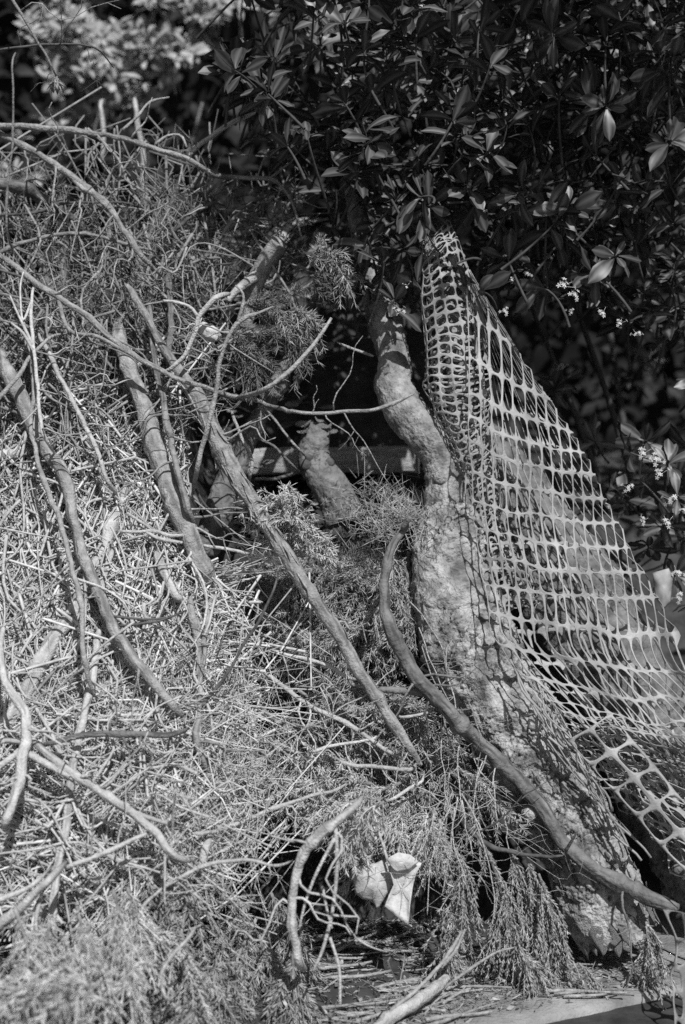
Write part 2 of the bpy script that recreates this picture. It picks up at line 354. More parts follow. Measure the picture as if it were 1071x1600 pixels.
# ------------------------------------------------------------------ netting
def net_surface(mb, nu, nv, f, hw=.74, hh=.80, p=3.2, skip=None):
    kb = 20; th = np.linspace(-np.pi, np.pi, kb, endpoint=False) + np.pi / kb
    c, s = np.cos(th), np.sin(th); m = np.maximum(np.abs(c), np.abs(s)); ob = np.stack([c / m, s / m], -1) * .5
    se = (np.abs(c) ** p + np.abs(s) ** p) ** (-1 / p); ib = np.stack([c * se * hw, s * se * hh], -1) * .5
    U, Vv = np.meshgrid(np.arange(nu) + .5, np.arange(nv) + .5); cc = np.stack([U.ravel(), Vv.ravel()], -1)
    if skip is not None: cc = cc[~skip(cc)]
    N = len(cc); sc = 1 + rng.uniform(-.08, .08, (N, 1, 2))
    uv = np.concatenate([cc[:, None] + ob[None], cc[:, None] + (ob * .5 + ib * .5)[None] * (1 + (sc - 1) * .5), cc[:, None] + ib[None] * sc], 1)
    X = f(uv[..., 0] / nu, uv[..., 1] / nv)
    j = np.arange(kb); j2 = (j + 1) % kb
    q = np.vstack([np.stack([a * kb + j, a * kb + j2, (a + 1) * kb + j2, (a + 1) * kb + j], -1) for a in (0, 1)])
    mb.add(X.reshape(-1, 3), (q[None] + (np.arange(N) * 3 * kb)[:, None, None]).reshape(-1, 4))
def finish_net(o, th=.0014):
    w = o.modifiers.new('weld', 'WELD'); w.merge_threshold = .00015
    s = o.modifiers.new('solid', 'SOLIDIFY'); s.thickness = th; s.offset = 0
    return o
NET = empty('plastic_netting', P(745, 900, 3.3), 'pale plastic mesh netting draped from the shrub over the leaning trunk', 'netting')
LR = np.array([(731, 425, 738, 424), (732, 487, 815, 550), (734, 560, 866, 633), (735, 620, 897, 682), (736, 662, 914, 714), (738, 704, 934, 750), (739, 750, 955, 790),
               (740, 797, 975, 830), (743, 840, 995, 872), (750, 890, 1018, 910), (757, 935, 1040, 955), (762, 985, 1075, 1035), (805, 1040, 1098, 1080), (852, 1084, 1125, 1132),
               (872, 1106, 1135, 1150), (892, 1128, 1142, 1166), (908, 1150, 1150, 1184), (926, 1174, 1158, 1204), (944, 1200, 1166, 1228), (962, 1228, 1176, 1256)], float)
vk = np.linspace(0, 1, len(LR)); NC = 30
def drape(u, v):
    sh = u.shape; u = u.ravel(); v = v.ravel()
    g = [np.interp(v, vk, LR[:, k]) for k in range(4)]; w = g[2] - g[0]; col = u * NC
    nf = np.clip(w / 16.5, 1.5, 18.5); a = np.clip(col / nf, 0, None)
    ws = 1.0 / (.9 + .25)                     # strands stand wider on the left, closer towards the fold
    back = a > 1; fa = np.minimum(a, 1); fa = fa * 1.12 - .12 * fa ** 3
    fb = np.clip((col - nf) / (NC - nf), 0, 1) * back
    x = g[0] + w * np.where(back, 1 - 1.05 * fb, fa); y = g[1] + (g[3] - g[1]) * np.where(back, 1 - fb, fa) + back * fb * 26 * sm(.1, .4, v)
    y = y + 9 * np.sin(np.pi * fa) * (1 - back) * sm(0, .3, v)
    bow = np.where(back, .05 + .10 * np.sin(np.pi * np.clip(fb, 0, 1)), .05 - .05 * np.cos(np.pi * .5 * fa) * 1.0)
    bow = np.where(back, .05 + .09 * np.sqrt(np.clip(1 - (1 - np.minimum(fb * 3, 1)) ** 2, 0, 1)), bow)
    d = np.interp(v, [0, .2, .5, .68, .78, 1], [3.5, 3.40, 3.33, 3.24, 3.2, 3.36]) + bow * sm(0, .15, v)
    q = np.stack([col * .33, v * 9, back * 5.], -1)
    x = x + vnoise(q * 1.0, 3) * 4.5 + vnoise(q * 3, 8) * 1.8; y = y + vnoise(q + 9, 5) * 6 + vnoise(q * 3 + 4, 8) * 2.0; d = d + vnoise(q + 3, 7) * .022 + .012 * np.sin(col * 1.1 + v * 6) * sm(.2, .6, v)
    return P(x, y, d).reshape(sh + (3,))
mb = MB(); net_surface(mb, NC, 20, drape, .875, .92, 3.7); finish_net(mb.build('front_drape', M['net'], NET))
RC = np.array([(682, 366, 22), (688, 392, 30), (698, 450, 37), (710, 530, 43), (716, 590, 48), (722, 640, 44), (738, 690, 32), (750, 740, 26), (756, 800, 24), (766, 850, 27), (790, 900, 36), (805, 950, 38)], float)
def roll(seed, rs, ph):
    def f(u, v):
        sh = u.shape; u = u.ravel(); v = v.ravel(); k = np.linspace(0, 1, len(RC))
        x = np.interp(v, k, RC[:, 0]); y = np.interp(v, k, RC[:, 1]); r = np.interp(v, k, RC[:, 2]) * rs
        th = u * 2 * np.pi + ph; qq = np.stack([np.cos(th) * 2, np.sin(th) * 2, v * 16], -1)
        r = r * (1 + .14 * vnoise(qq, seed)); y = y + 9 * vnoise(qq * 1.3, seed + 3) + 7 * np.sin(th * 2 + v * 9) - 10 * np.cos(th)
        d = 3.56 - .02 * v
        return P(x + r * np.cos(th), y, d + r * np.sin(th) * .9 * 3.55 / FPX).reshape(sh + (3,))
    return f
mb = MB(); net_surface(mb, 13, 44, roll(2, 1.06, .2), .90, .79, 3.0); finish_net(mb.build('gathered_roll', M['net'], NET))
mb = MB(); net_surface(mb, 11, 50, roll(11, .84, .5), .88, .74, 3.0); finish_net(mb.build('inner_roll', M['net'], NET))
def flap(u, v):                               # flat strip of open cells at lower right
    sh = u.shape; a = u.ravel() * 2 - .1; b = v.ravel() * 7
    x = 893 + 34 * a + 35.5 * b - 1.2 * b * a; y = 1156 - 21 * a + 39 * b + 1.0 * b * b * .35
    q = np.stack([a, b, 0 * a], -1); x = x + vnoise(q, 3) * 3; y = y + vnoise(q, 4) * 3
    d = 3.2 - .018 * b + .02 * np.abs(a - 1) + vnoise(q, 5) * .01
    return P(x, y, d).reshape(sh + (3,))
mb = MB(); net_surface(mb, 2, 7, flap, .885, .91, 3.6); finish_net(mb.build('hanging_flap', M['net'], NET))
def corner(u, v):                             # torn tail reaching down past the ledge
    sh = u.shape; a = u.ravel() * 3; b = v.ravel() * 5
    x = 1042 + 22 * a + 3 * b + 6 * np.sin(b * 1.3); y = 1425 + 42 * b + 6 * a
    q = np.stack([a, b, 0 * a], -1); x = x + vnoise(q * 1.3, 13) * 7; y = y + vnoise(q * 1.3, 14) * 6
    return P(x, y, 3.02 + .03 * np.cos(a * 2 + b) - .012 * b).reshape(sh + (3,))
mb = MB(); net_surface(mb, 3, 5, corner, .82, .88, 2.6, lambda c: (c[:, 0] > 2) & (c[:, 1] > 3.6)); finish_net(mb.build('torn_tail', M['net'], NET))
# crumpled lower folds: further layers seen edge-on
def fold(seed, dx, dy, dd):
    def f(u, v):
        sh = u.shape; a = u.ravel(); b = v.ravel()
        q = np.stack([a * 4, b * 4, 0 * a + seed], -1)
        x = 858 + dx + 300 * a + 85 * b + vnoise(q, seed) * 10; y = 1095 + dy + 62 * a + 150 * b + 9 * np.sin(a * 9 + seed + b * 3) + vnoise(q, seed + 2) * 8
        d = 3.27 + dd + .10 * b + .025 * np.sin(b * 19 + seed + a * 3) + .03 * vnoise(q, seed + 3)
        return P(x, y, d).reshape(sh + (3,))
    return f
for s, dx, dy, dd, nu, nv in ((1, 6, 6, .02, 15, 9), (2, 30, 26, .05, 14, 9), (3, 74, 62, .07, 12, 8), (4, 110, 110, .05, 11, 8)):
    mb = MB(); net_surface(mb, nu, nv, fold(s, dx, dy, dd), .88, .86, 2.8); finish_net(mb.build('crumpled_fold', M['net'], NET), .0014)
# stretched strands between drape and flap, along the trunk's right side
for i in range(17):
    t0 = rng.uniform(0, .5); t1 = t0 + rng.uniform(.3, .55)
    def al(t): return np.array([790 + 250 * t + 8 * math.sin(t * 9), 1020 + 385 * t])
    a, b = al(t0), al(min(t1, 1.0)); n = 14; t = np.linspace(0, 1, n); o1, o2 = rng.uniform(-16, 12, 2)
    x = a[0] + (b[0] - a[0]) * t + o1 * (1 - t) + o2 * t + 9 * np.sin(t * np.pi * rng.uniform(1, 3) + i); y = a[1] + (b[1] - a[1]) * t + rng.normal(0, 2)
    mb = MB(); C = P(x, y, rng.uniform(3.23, 3.3) + .02 * np.sin(t * 5 + i)); tube(mb, C, rng.uniform(.0015, .0032), 5); mb.build('strand', M['net'], NET)
# piece of netting behind the crooked limb, its shade put into a darker grey
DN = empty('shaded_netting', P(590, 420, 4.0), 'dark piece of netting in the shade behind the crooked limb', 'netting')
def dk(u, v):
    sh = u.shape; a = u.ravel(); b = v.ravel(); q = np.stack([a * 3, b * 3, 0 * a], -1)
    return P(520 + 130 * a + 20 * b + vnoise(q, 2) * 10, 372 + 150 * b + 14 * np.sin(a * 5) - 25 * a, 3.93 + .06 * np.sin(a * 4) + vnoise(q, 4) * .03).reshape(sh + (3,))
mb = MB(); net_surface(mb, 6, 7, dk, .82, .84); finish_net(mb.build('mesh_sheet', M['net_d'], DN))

# ------------------------------------------------------------------ sticks, poles and branches
def side_twigs(par, C, r, n, m, lmin=.06, lmax=.2):
    for _ in range(n):
        i = int(rng.integers(len(C) // 6, len(C) - 2)); T = unit(C[i + 1] - C[i]); d = unit(np.cross(T, [0, 1, .2])) * rng.choice([-1, 1])
        d = unit(T * rng.uniform(.3, .9) + d + np.array([0, rng.uniform(-.5, .3), .1])); L = rng.uniform(lmin, lmax)
        t = np.linspace(0, 1, 9)[:, None]; b = rng.normal(0, .12, 3); b2 = rng.normal(0, .06, 3)
        Q = C[i] + d * L * t + b * L * t ** 2 + b2 * L * np.sin(t * 9)
        r0 = min(r[i] * .45, .0035)
        mb = MB(); tube(mb, Q, np.linspace(r0, r0 * .4, 9), 5)
        for f in range(int(rng.integers(0, 4))):
            j = int(rng.integers(2, 8)); d2_ = unit(unit(Q[j] - Q[j - 1]) + rng.normal(0, .6, 3)); L2 = L * rng.uniform(.2, .5); tt = np.linspace(0, 1, 6)[:, None]
            tube(mb, Q[j] + d2_ * L2 * tt + rng.normal(0, .15, 3) * L2 * tt ** 2, np.linspace(r0 * .6, r0 * .3, 6), 4)
        mb.build('twig', m, par)
def stick(name, label, pts, m, cat='branch', off=0., D=None, tw=0, group=None, rough=.10, k=16, sub=(), knobs=0, bury=(.05, .10), strips=0):
    """pts: (x, y, r_px) on the heap's face, or (x, y, r_px, distance)"""
    q = [(p[0], p[1], (p[3] if len(p) > 3 else (D if D else float(heapD(p[0], p[1])) + off)), p[2]) for p in pts]
    L = sum(math.hypot(q[i + 1][0] - q[i][0], q[i + 1][1] - q[i][1]) for i in range(len(q) - 1))
    n = int(max(10, L / (4 if np.mean([p[2] for p in pts]) > 6 else 7))); s = spline(q, n); C = P(s[:, 0], s[:, 1], s[:, 2]); r = np.maximum(s[:, 3] * np.where(s[:, 3] > 9.5, .9, .78), .8) * s[:, 2] / FPX
    C = C + np.stack([vnoise(C * 32 + 3, 4), vnoise(C * 32 + 7, 5), vnoise(C * 32 + 11, 6)], -1) * np.minimum(r.mean() * .55, .003)
    C = C + np.stack([vnoise(C * 14 + 3, 1), vnoise(C * 14 + 7, 2), vnoise(C * 14 + 11, 3)], -1) * np.minimum(r.mean() * .5, .004)
    knobs = knobs + int(L / 90); u_ = np.linspace(0, 1, n); r = r * (1 - .5 * np.clip((u_ - .93) / .07, 0, 1) ** 2) * (1 - .35 * np.clip((.05 - u_) / .05, 0, 1) ** 2)
    if knobs:
        for c in rng.integers(2, n - 2, knobs): r = r * (1 + rng.uniform(.08, .3) * np.exp(-((np.arange(n) - c) / rng.uniform(1, 2.2)) ** 2))
    bg_ = r.mean() > .006
    if bury and len(pts[0]) < 4:
        u = np.linspace(0, 1, n); w = np.clip((u - .86) / .14, 0, 1) ** 2 * bury[1] + np.clip((.14 - u) / .14, 0, 1) ** 2 * bury[0]; C = C + np.array([0, 1, 0]) * w[:, None]
    mb = MB(); tube(mb, C, r, k if bg_ else 7, rough, 30 / max(r.mean() * 60, .4), int(rng.integers(99)), streak=bg_)
    if L > 150 and not tw and cat == 'branch': tw = 1
    if not tw and not sub:
        o = mb.build(name, m, None, C[0]); return tag(o, label, cat, group)
    e = empty(name, C[0], label, cat, group); st = mb.build('stem', m, e)
    side_twigs(st, C, r, tw + (3 if L > 250 and pts[0][1] < 500 and pts[0][0] < 420 else (4 if L > 200 else 1)), m)
    for _ in range(strips):                   # lifted strips of bark
        i = int(n * rng.uniform(.22, .62)); T = unit(C[i + 1] - C[i]); nv = unit(np.cross(T, rng.normal(size=3))); nv = nv * (-1 if nv[1] > .3 else 1)
        t = np.linspace(0, 1, 8)[:, None]; Ls = rng.uniform(.02, .07); sg = rng.choice([-1, 1]); Q = C[i] + nv * r[i] * 1.0 + T * Ls * t * sg + nv * .012 * rng.uniform(.2, 1.3) * t ** 2
        mbs = MB(); tube(mbs, Q, .0022 * rng.uniform(.5, 1.4) * np.sin(np.pi * (.15 + .8 * t[:, 0])), 5); mbs.build('bark_strip', m, st)
    for sp_ in sub:
        q = [(p[0], p[1], (p[3] if len(p) > 3 else (D if D else float(heapD(p[0], p[1])) + off)), p[2]) for p in sp_]
        n = int(max(8, sum(math.hypot(q[i + 1][0] - q[i][0], q[i + 1][1] - q[i][1]) for i in range(len(q) - 1)) / 7))
        s = spline(q, n); mb = MB(); tube(mb, P(s[:, 0], s[:, 1], s[:, 2]), np.maximum(s[:, 3], .8) * s[:, 2] / FPX, 7, rough); mb.build('side_branch', m, e)
    return e
G, W, K, PL, DK = M['grey'], M['pale'], M['pole'], M['pale'], M['dark']
stick('branch', 'long thin branch arching across the top of the heap to the shrub', [(-30, 190, 6), (70, 200, 6), (140, 207, 5.5), (200, 218, 5), (255, 236, 5), (300, 252, 5), (330, 270, 4.5), (365, 277, 4), (420, 280, 4), (440, 292, 3.5), (455, 312, 3), (465, 345, 2.5), (473, 370, 2)], K, off=-.3, tw=4, knobs=6,
      sub=[[(420, 281, 2.5), (437, 268, 2.2), (451, 255, 1.5)], [(462, 340, 2), (450, 347, 1.8), (440, 353, 1.4)], [(192, 203, 2.5), (215, 182, 2.2), (235, 159, 2), (265, 152, 1.5)], [(243, 225, 2.3), (262, 212, 2), (283, 212, 2), (292, 230, 1.6)]])
stick('branch', 'knobbly branch sloping down right through the upper tangle', [(-30, 195, 7), (0, 210, 6.5), (50, 235, 6.5), (105, 270, 6), (150, 305, 5.5), (180, 340, 5), (197, 362, 5), (215, 390, 5), (245, 420, 4)], K, off=-.24, tw=7, knobs=7, sub=[[(108, 272, 4), (130, 295, 4), (155, 305, 3)], [(120, 285, 4), (145, 300, 4), (170, 318, 3), (190, 350, 2)]])
stick('fallen_branch', 'thick dark branch entering from the left edge under the knobbly branch', [(-30, 283, 11, 3.8), (35, 295, 11, 3.8), (60, 310, 10, 3.82), (90, 325, 9, 3.84), (125, 352, 8, 3.9), (160, 385, 6, 3.95)], M['bark2'], tw=2)
stick('branch', 'thin dark branch nearly level below the thick dark one', [(-20, 335, 3), (50, 333, 3), (100, 318, 2.6), (160, 316, 2.5), (220, 315, 2)], DK, off=-.12, tw=5)
stick('branch', 'thin grey branch bowed upward across the upper left tangle', [(-20, 402, 4), (40, 378, 4), (110, 365, 4), (160, 370, 3.5), (210, 385, 3), (250, 390, 2)], G, off=-.15, tw=4)
stick('pale_stick', 'smooth pale stick slanting up towards the shrub leaves', [(295, 245, 4.5, 3.75), (330, 212, 5, 3.75), (360, 195, 5, 3.74), (400, 175, 4, 3.72)], W, cat='stick')
stick('dangling_twig', 'thin upright stem dangling at the left edge', [(16, 70, 2), (22, 150, 2), (20, 225, 2.2), (12, 290, 2.4), (8, 390, 2)], G, D=3.0, cat='stem')
e = stick('dangling_twig', 'thin hanging stem with a withered bud at the top left corner', [(10, -30, 3), (20, 0, 3), (45, 40, 3), (60, 68, 2.6), (75, 90, 2.4), (85, 110, 2), (87, 124, 1.8)], G, D=3.25, cat='stem', tw=1)
mb = MB(); n = 40; b0 = P(87, 124, 3.25); needles(mb, b0 + rng.normal(0, .003, (n, 3)), b0 + np.stack([rng.normal(0, .010, n), rng.normal(0, .01, n), -rng.uniform(.01, .035, n)], -1), .003); mb.build('withered_bud', M['litter'], e)
stick('branch', 'thin dark twig crossing level near the top left corner', [(-20, 79, 2.3), (60, 70, 2.3), (110, 69, 2), (150, 75, 1.8), (168, 86, 1.5)], DK, D=3.4, tw=3)
stick('sapling_stem', 'blurred pale upright stem under the sunlit shrub', [(205, 148, 5), (215, 190, 5), (222, 230, 5), (226, 290, 5), (226, 340, 4)], W, D=4.75, cat='stem')
stick('sapling_stem', 'shorter blurred pale stem left of the other upright one', [(155, 150, 4.5), (162, 205, 4.5), (160, 260, 4)], W, D=4.9, cat='stem')
stick('branch', 'dark curved twig below the pale slanting stick', [(262, 372, 3.5), (285, 350, 4), (315, 328, 4), (345, 308, 3)], DK, D=3.75, tw=3)
stick('branch', 'dark slanting branch beside the cut log', [(285, 445, 4), (308, 418, 4), (335, 385, 3.5), (365, 345, 3), (392, 318, 2)], M['bark2'], D=3.72, tw=5)
stick('branch', 'long slender branch sweeping from the left edge across the dark hollow', [(-30, 378, 5.5), (0, 400, 5.5), (45, 432, 6), (95, 468, 6), (140, 500, 6), (185, 535, 5.5), (235, 570, 5.5), (285, 595, 5.2), (340, 612, 5), (400, 628, 4.6), (460, 643, 4, 3.38), (520, 645, 3.8, 3.36), (580, 640, 3.6, 3.36), (620, 627, 3.3, 3.36), (650, 610, 2.6, 3.37)], K, off=-.22, tw=3, rough=.06,
      sub=[[(372, 622, 4), (410, 610, 4, 3.36), (450, 582, 3.8, 3.38), (485, 545, 3.4, 3.4), (505, 518, 3, 3.42), (518, 497, 2.2, 3.43)], [(92, 466, 3.5), (100, 500, 3.5), (115, 520, 3.2), (150, 525, 3.2), (185, 543, 3), (232, 568, 2.5)]])
stick('pole', 'stout bare pole standing left of the hollow, thicker toward its foot', [(172, 480, 12), (180, 510, 13), (200, 570, 14), (225, 640, 16), (245, 700, 17), (265, 760, 18), (285, 810, 18), (308, 870, 17), (330, 935, 15)], K, cat='pole', off=-.10, rough=.1, k=28, tw=3, bury=(.25, .05))
stick('long_pole', 'long frayed pole slanting from the upper tangle down to the fallen boughs', [(198, 445, 7, 3.58), (225, 490, 7, 3.54), (250, 530, 8, 3.5), (280, 580, 10, 3.46), (310, 625, 14, 3.44), (335, 680, 16, 3.42), (360, 730, 16, 3.4), (395, 785, 14, 3.36), (430, 840, 13, 3.33), (470, 905, 12, 3.29), (520, 980, 12, 3.26), (560, 1045, 11, 3.23), (610, 1120, 10, 3.21), (658, 1195, 9, 3.2)], K, cat='pole', rough=.12, k=24, tw=2, knobs=4, strips=46)
stick('branch', 'slim branch running down close beside the stout bare pole', [(228, 470, 5), (234, 501, 5.5), (245, 575, 6), (262, 660, 6), (278, 735, 6.5), (293, 790, 7), (302, 835, 6)], G, off=-.16, tw=2)
stick('branch', 'curved branch bending down past the pale lump to the stout pole', [(427, 474, 2.2), (405, 488, 3), (372, 503, 4), (352, 535, 4.2), (343, 570, 4.4), (336, 620, 4.6), (325, 670, 4.8), (310, 725, 5), (296, 770, 5)], K, D=3.3, tw=1, sub=[[(372, 503, 3), (381, 470, 2.6), (378, 455, 2), (368, 446, 1.6)]])
stick('pale_stick', 'crooked pale broken stick above the pale lump', [(357, 453, 5.5), (335, 468, 5.5), (315, 490, 5), (307, 512, 5), (298, 538, 4.8), (285, 560, 4), (265, 577, 3.5), (243, 582, 3)], W, D=3.4, cat='stick', sub=[[(311, 497, 3), (298, 480, 2.6), (275, 472, 2.4), (255, 470, 2)]])
stick('pole', 'smooth curved pole from the left edge bending down to the twig cross', [(-30, 520, 14), (0, 568, 14), (25, 610, 14), (50, 660, 13.5), (75, 710, 12), (95, 735, 11), (108, 770, 10), (114, 810, 9.5), (124, 850, 9.5), (141, 893, 10), (160, 940, 10), (183, 988, 10), (210, 1030, 10), (240, 1068, 9.5), (268, 1105, 9), (286, 1140, 7)], K, cat='pole', off=-.13, rough=.05, k=20, tw=1)
stick('branch', 'thin winding branch down the left side in front of the curved pole', [(30, 500, 3.5), (50, 556, 4), (52, 620, 4.5), (50, 670, 4.5), (58, 720, 5), (70, 755, 5.5), (85, 790, 5.5), (98, 825, 5.5), (110, 870, 5.5), (118, 910, 5.5), (128, 955, 5.5), (131, 1010, 5), (137, 1100, 4)], K, off=-.2, tw=2)
stick('pole', 'straight pale pole hanging down to the bottom left', [(150, 985, 8), (146, 1040, 8), (138, 1090, 8), (125, 1150, 8), (112, 1220, 8.5), (103, 1290, 8.5), (92, 1350, 8), (82, 1420, 8), (78, 1525, 6)], W, cat='pole', off=-.12, rough=.06, k=16)
stick('branch', 'thin upright twig fork near the left edge at mid height', [(49, 440, 3), (50, 514, 3.4), (56, 570, 3.8), (63, 640, 4), (70, 706, 4)], W, off=-.25, sub=[[(52, 540, 3), (40, 515, 2.5), (28, 490, 2), (16, 462, 1.5)], [(53, 548, 3), (36, 520, 2.4), (18, 505, 1.8)], [(50, 470, 2), (36, 500, 2), (32, 450, 1.5), (37, 425, 1.2)]])
stick('branch', 'slender straight branch slanting down left of the stout pole', [(55, 515, 3), (76, 548, 3.8), (90, 581, 4.2), (112, 623, 4.6), (132, 662, 4.8), (146, 693, 4.8), (160, 730, 4.6), (176, 778, 4)], W, off=-.17, knobs=2)
stick('branch', 'branch rising right across the smooth curved pole at the left edge', [(-20, 640, 5), (0, 622, 5), (25, 592, 4.5), (45, 560, 4), (70, 535, 3.6), (95, 514, 2.6)], K, off=-.22)
stick('pole', 'thick pale pole crossing behind the curved pole toward the lower left', [(202, 770, 6), (190, 786, 9), (174, 820, 11), (161, 862, 11.5), (134, 918, 12), (118, 952, 13), (92, 988, 13.5), (70, 1022, 14), (56, 1047, 14), (42, 1078, 14), (15, 1125, 14), (-25, 1175, 14)], W, cat='pole', off=-.07, rough=.06, k=22, sub=[[(190, 790, 5), (193, 770, 4), (199, 750, 3)]])
stick('pole', 'second pale shaft running close under the crossing pole', [(178, 850, 5), (168, 885, 6), (160, 915, 6), (152, 950, 5)], W, cat='pole', off=-.09, k=12)
stick('branch', 'wavy pale branch down the left edge below the pole crossing', [(-4, 985, 7), (4, 1030, 8), (11, 1062, 8.5), (25, 1088, 9), (40, 1121, 9.5), (37, 1172, 9.5), (28, 1229, 9.5), (13, 1270, 9), (-5, 1315, 9)], W, off=-.22, rough=.05, k=16)
stick('branch', 'level grey branch ending at the cluster of stems', [(60, 1170, 5), (100, 1156, 6), (140, 1148, 6.5), (190, 1147, 6.5), (240, 1149, 6.5), (286, 1151, 6)], G, off=-.17, rough=.05, k=14)
stick('branch', 'pale branch slanting down right from the wavy one to the needle mat', [(42, 1162, 7), (80, 1185, 8), (120, 1213, 8.5), (160, 1240, 9), (200, 1268, 9), (230, 1290, 9), (255, 1318, 9), (275, 1344, 8), (293, 1364, 7)], W, off=-.2, rough=.05, k=16, sub=[[(45, 1178, 6), (75, 1195, 6), (110, 1213, 5)], [(190, 1262, 4), (225, 1275, 4), (262, 1287, 2.5)]])
stick('branch', 'short pale branch rising right above the needle mat', [(95, 1362, 5), (130, 1346, 5), (180, 1326, 5), (215, 1310, 4.6), (240, 1303, 4)], W, off=-.2)
stick('branch', 'short pale branch at the left edge above the bottom corner', [(-20, 1415, 5.5), (30, 1394, 5), (66, 1377, 4.5)], W, off=-.2)
stick('branch', 'stubby pale branch meeting the wavy one at the left edge', [(-20, 1207, 7), (12, 1187, 7), (36, 1171, 6)], W, off=-.19, sub=[[(-10, 1165, 4), (10, 1157, 4), (34, 1160, 3)]])
stick('branch', 'thin dark-barked stem rising from the foot of the stout pole', [(332, 920, 8), (326, 965, 6), (320, 1010, 5), (315, 1060, 5), (311, 1110, 5), (309, 1150, 7), (322, 1195, 8), (338, 1232, 7)], G, off=-.12, tw=4)
stick('broken_pole', 'broken shaft with splintered top below the stout pole', [(296, 935, 7), (301, 965, 8), (308, 995, 7), (311, 1035, 5), (310, 1080, 4)], K, cat='pole', off=-.1)
stick('branch', 'thin dark twig slanting up right across the needle boughs', [(300, 1122, 3.5), (318, 1098, 3.5), (338, 1075, 3.4), (358, 1050, 3.2), (380, 1010, 3), (405, 970, 2.8), (425, 930, 2.5), (434, 895, 2)], DK, D=3.12)
stick('branch', 'dark forked limb beside the trunk sweeping down to the right edge', [(642, 815, 7, 3.34), (618, 850, 8, 3.32), (604, 885, 9, 3.3), (601, 935, 10, 3.28), (612, 985, 12, 3.26), (635, 1030, 13, 3.265), (652, 1062, 13, 3.25), (680, 1087, 12.5, 3.25), (706, 1116, 13, 3.24), (740, 1150, 13, 3.30), (780, 1190, 13, 3.315), (818, 1228, 13, 3.31), (850, 1268, 12.5, 3.295), (880, 1312, 12.5, 3.28), (912, 1345, 13, 3.25), (950, 1372, 13.5, 3.255), (1000, 1396, 14.5, 3.23), (1060, 1418, 16, 3.2)], M['limb'], rough=.12, k=24, knobs=5,
      sub=[[(884, 1330, 3, 3.24), (893, 1315, 2.5, 3.22), (904, 1297, 1.6, 3.2)], [(640, 818, 5, 3.33), (630, 826, 5, 3.32), (641, 808, 4, 3.3)], [(690, 1085, 7, 3.27), (640, 1080, 6, 3.27), (590, 1077, 5, 3.27)]])
stick('branch', 'thin dark branch lying between hanging fronds and trunk foot', [(718, 1260, 8, 3.34), (735, 1298, 6, 3.25), (765, 1320, 5, 3.22), (820, 1335, 4, 3.2), (882, 1338, 3, 3.18)], DK)
stick('arched_branch', 'pale arched branch curving down in front of the dark hollow', [(570, 1268, 6), (548, 1273, 8), (520, 1285, 9.5), (492, 1308, 10), (470, 1345, 9.5), (459, 1390, 9), (457, 1440, 9), (464, 1490, 9), (474, 1540, 8)], W, D=2.9, k=18, rough=.08, bury=(.16, .1),
      sub=[[(525, 1295, 3), (527, 1351, 3.2), (520, 1422, 3), (505, 1482, 2.8), (489, 1518, 2)], [(523, 1310, 3), (494, 1366, 2.6), (477, 1412, 2.2), (468, 1450, 2)], [(504, 1385, 2.2), (512, 1425, 2.2), (519, 1450, 2)], [(516, 1465, 2.6), (530, 1513, 2.8), (532, 1570, 2.2)], [(520, 1430, 2), (545, 1432, 1.8), (560, 1432, 1.4)]])
stick('branch', 'blurred thick stick reaching in at the bottom left corner', [(-20, 1460, 10), (25, 1425, 9.5), (55, 1398, 9), (88, 1365, 8)], W, D=2.72, k=14)
stick('branch', 'thin pale upright twig in the bottom left corner', [(56, 1415, 4), (57, 1480, 4), (59, 1560, 4)], W, D=2.72)
stick('pale_stub', 'short pale stub leaning right of the slanting branch foot', [(311, 1362, 8), (317, 1338, 8.5), (325, 1314, 8)], W, D=2.95, cat='stick', k=14)
stick('branch', 'thin wavy twig over the needle mat below the pale stub', [(199, 1447, 3), (237, 1402, 3.4), (272, 1376, 3.6), (323, 1352, 3.8), (363, 1344, 3.6), (403, 1346, 3.4), (455, 1364, 3)], W, D=2.85, tw=4)
stick('branch', 'small bent twig near the bottom of the needle mat', [(303, 1458, 3.5), (262, 1503, 3.8), (252, 1533, 3.8), (266, 1580, 3.5)], W, D=2.68)
stick('pale_stick', 'thick pale stick lying on the ledge at the bottom', [(570, 1625, 12, 2.86), (600, 1598, 12, 2.92), (640, 1572, 12, 2.98), (702, 1528, 10, 3.1)], W, cat='stick', k=18, rough=.05)
stick('twig', 'thin split twig leaning over the thick pale stick', [(588, 1598, 3.5, 2.9), (640, 1555, 4, 2.98), (690, 1505, 4, 3.04), (722, 1455, 3.2, 3.1)], K, sub=[[(690, 1512, 3, 3.04), (712, 1485, 2.6, 3.05), (727, 1452, 2, 3.08)]])
stick('twig', 'thin twig curving up on the ledge behind the thick pale stick', [(690, 1548, 3, 3.1), (730, 1516, 3, 3.12), (770, 1491, 2.6, 3.14), (802, 1481, 2, 3.16)], G)
stick('log_stub', 'pale broken log stub at the left edge above a dark gap', [(-25, 708, 10), (10, 710, 10), (32, 708, 9), (52, 700, 6)], W, cat='log', off=-.06, k=16, rough=.15)
stick('fallen_branch', 'dark fallen stick under the pole crossing', [(68, 1083, 7), (95, 1067, 8), (125, 1052, 8), (160, 1035, 7), (192, 1016, 6)], DK, off=-.05, k=14)
stick('twig', 'double dark twig lying level right of the pole crossing', [(180, 978, 2.8), (215, 976, 2.8), (250, 970, 2.6), (288, 957, 2.2)], DK, off=-.14, sub=[[(179, 963, 2), (230, 968, 2), (260, 965, 2)]])
stick('twig', 'thin level twig joining the crossing pole and the stout pole', [(179, 831, 3.4), (210, 832, 3.6), (240, 830, 3.4), (268, 838, 3.4), (300, 838, 3)], W, off=-.12, sub=[[(230, 832, 3), (250, 842, 3), (285, 848, 2.6)]])
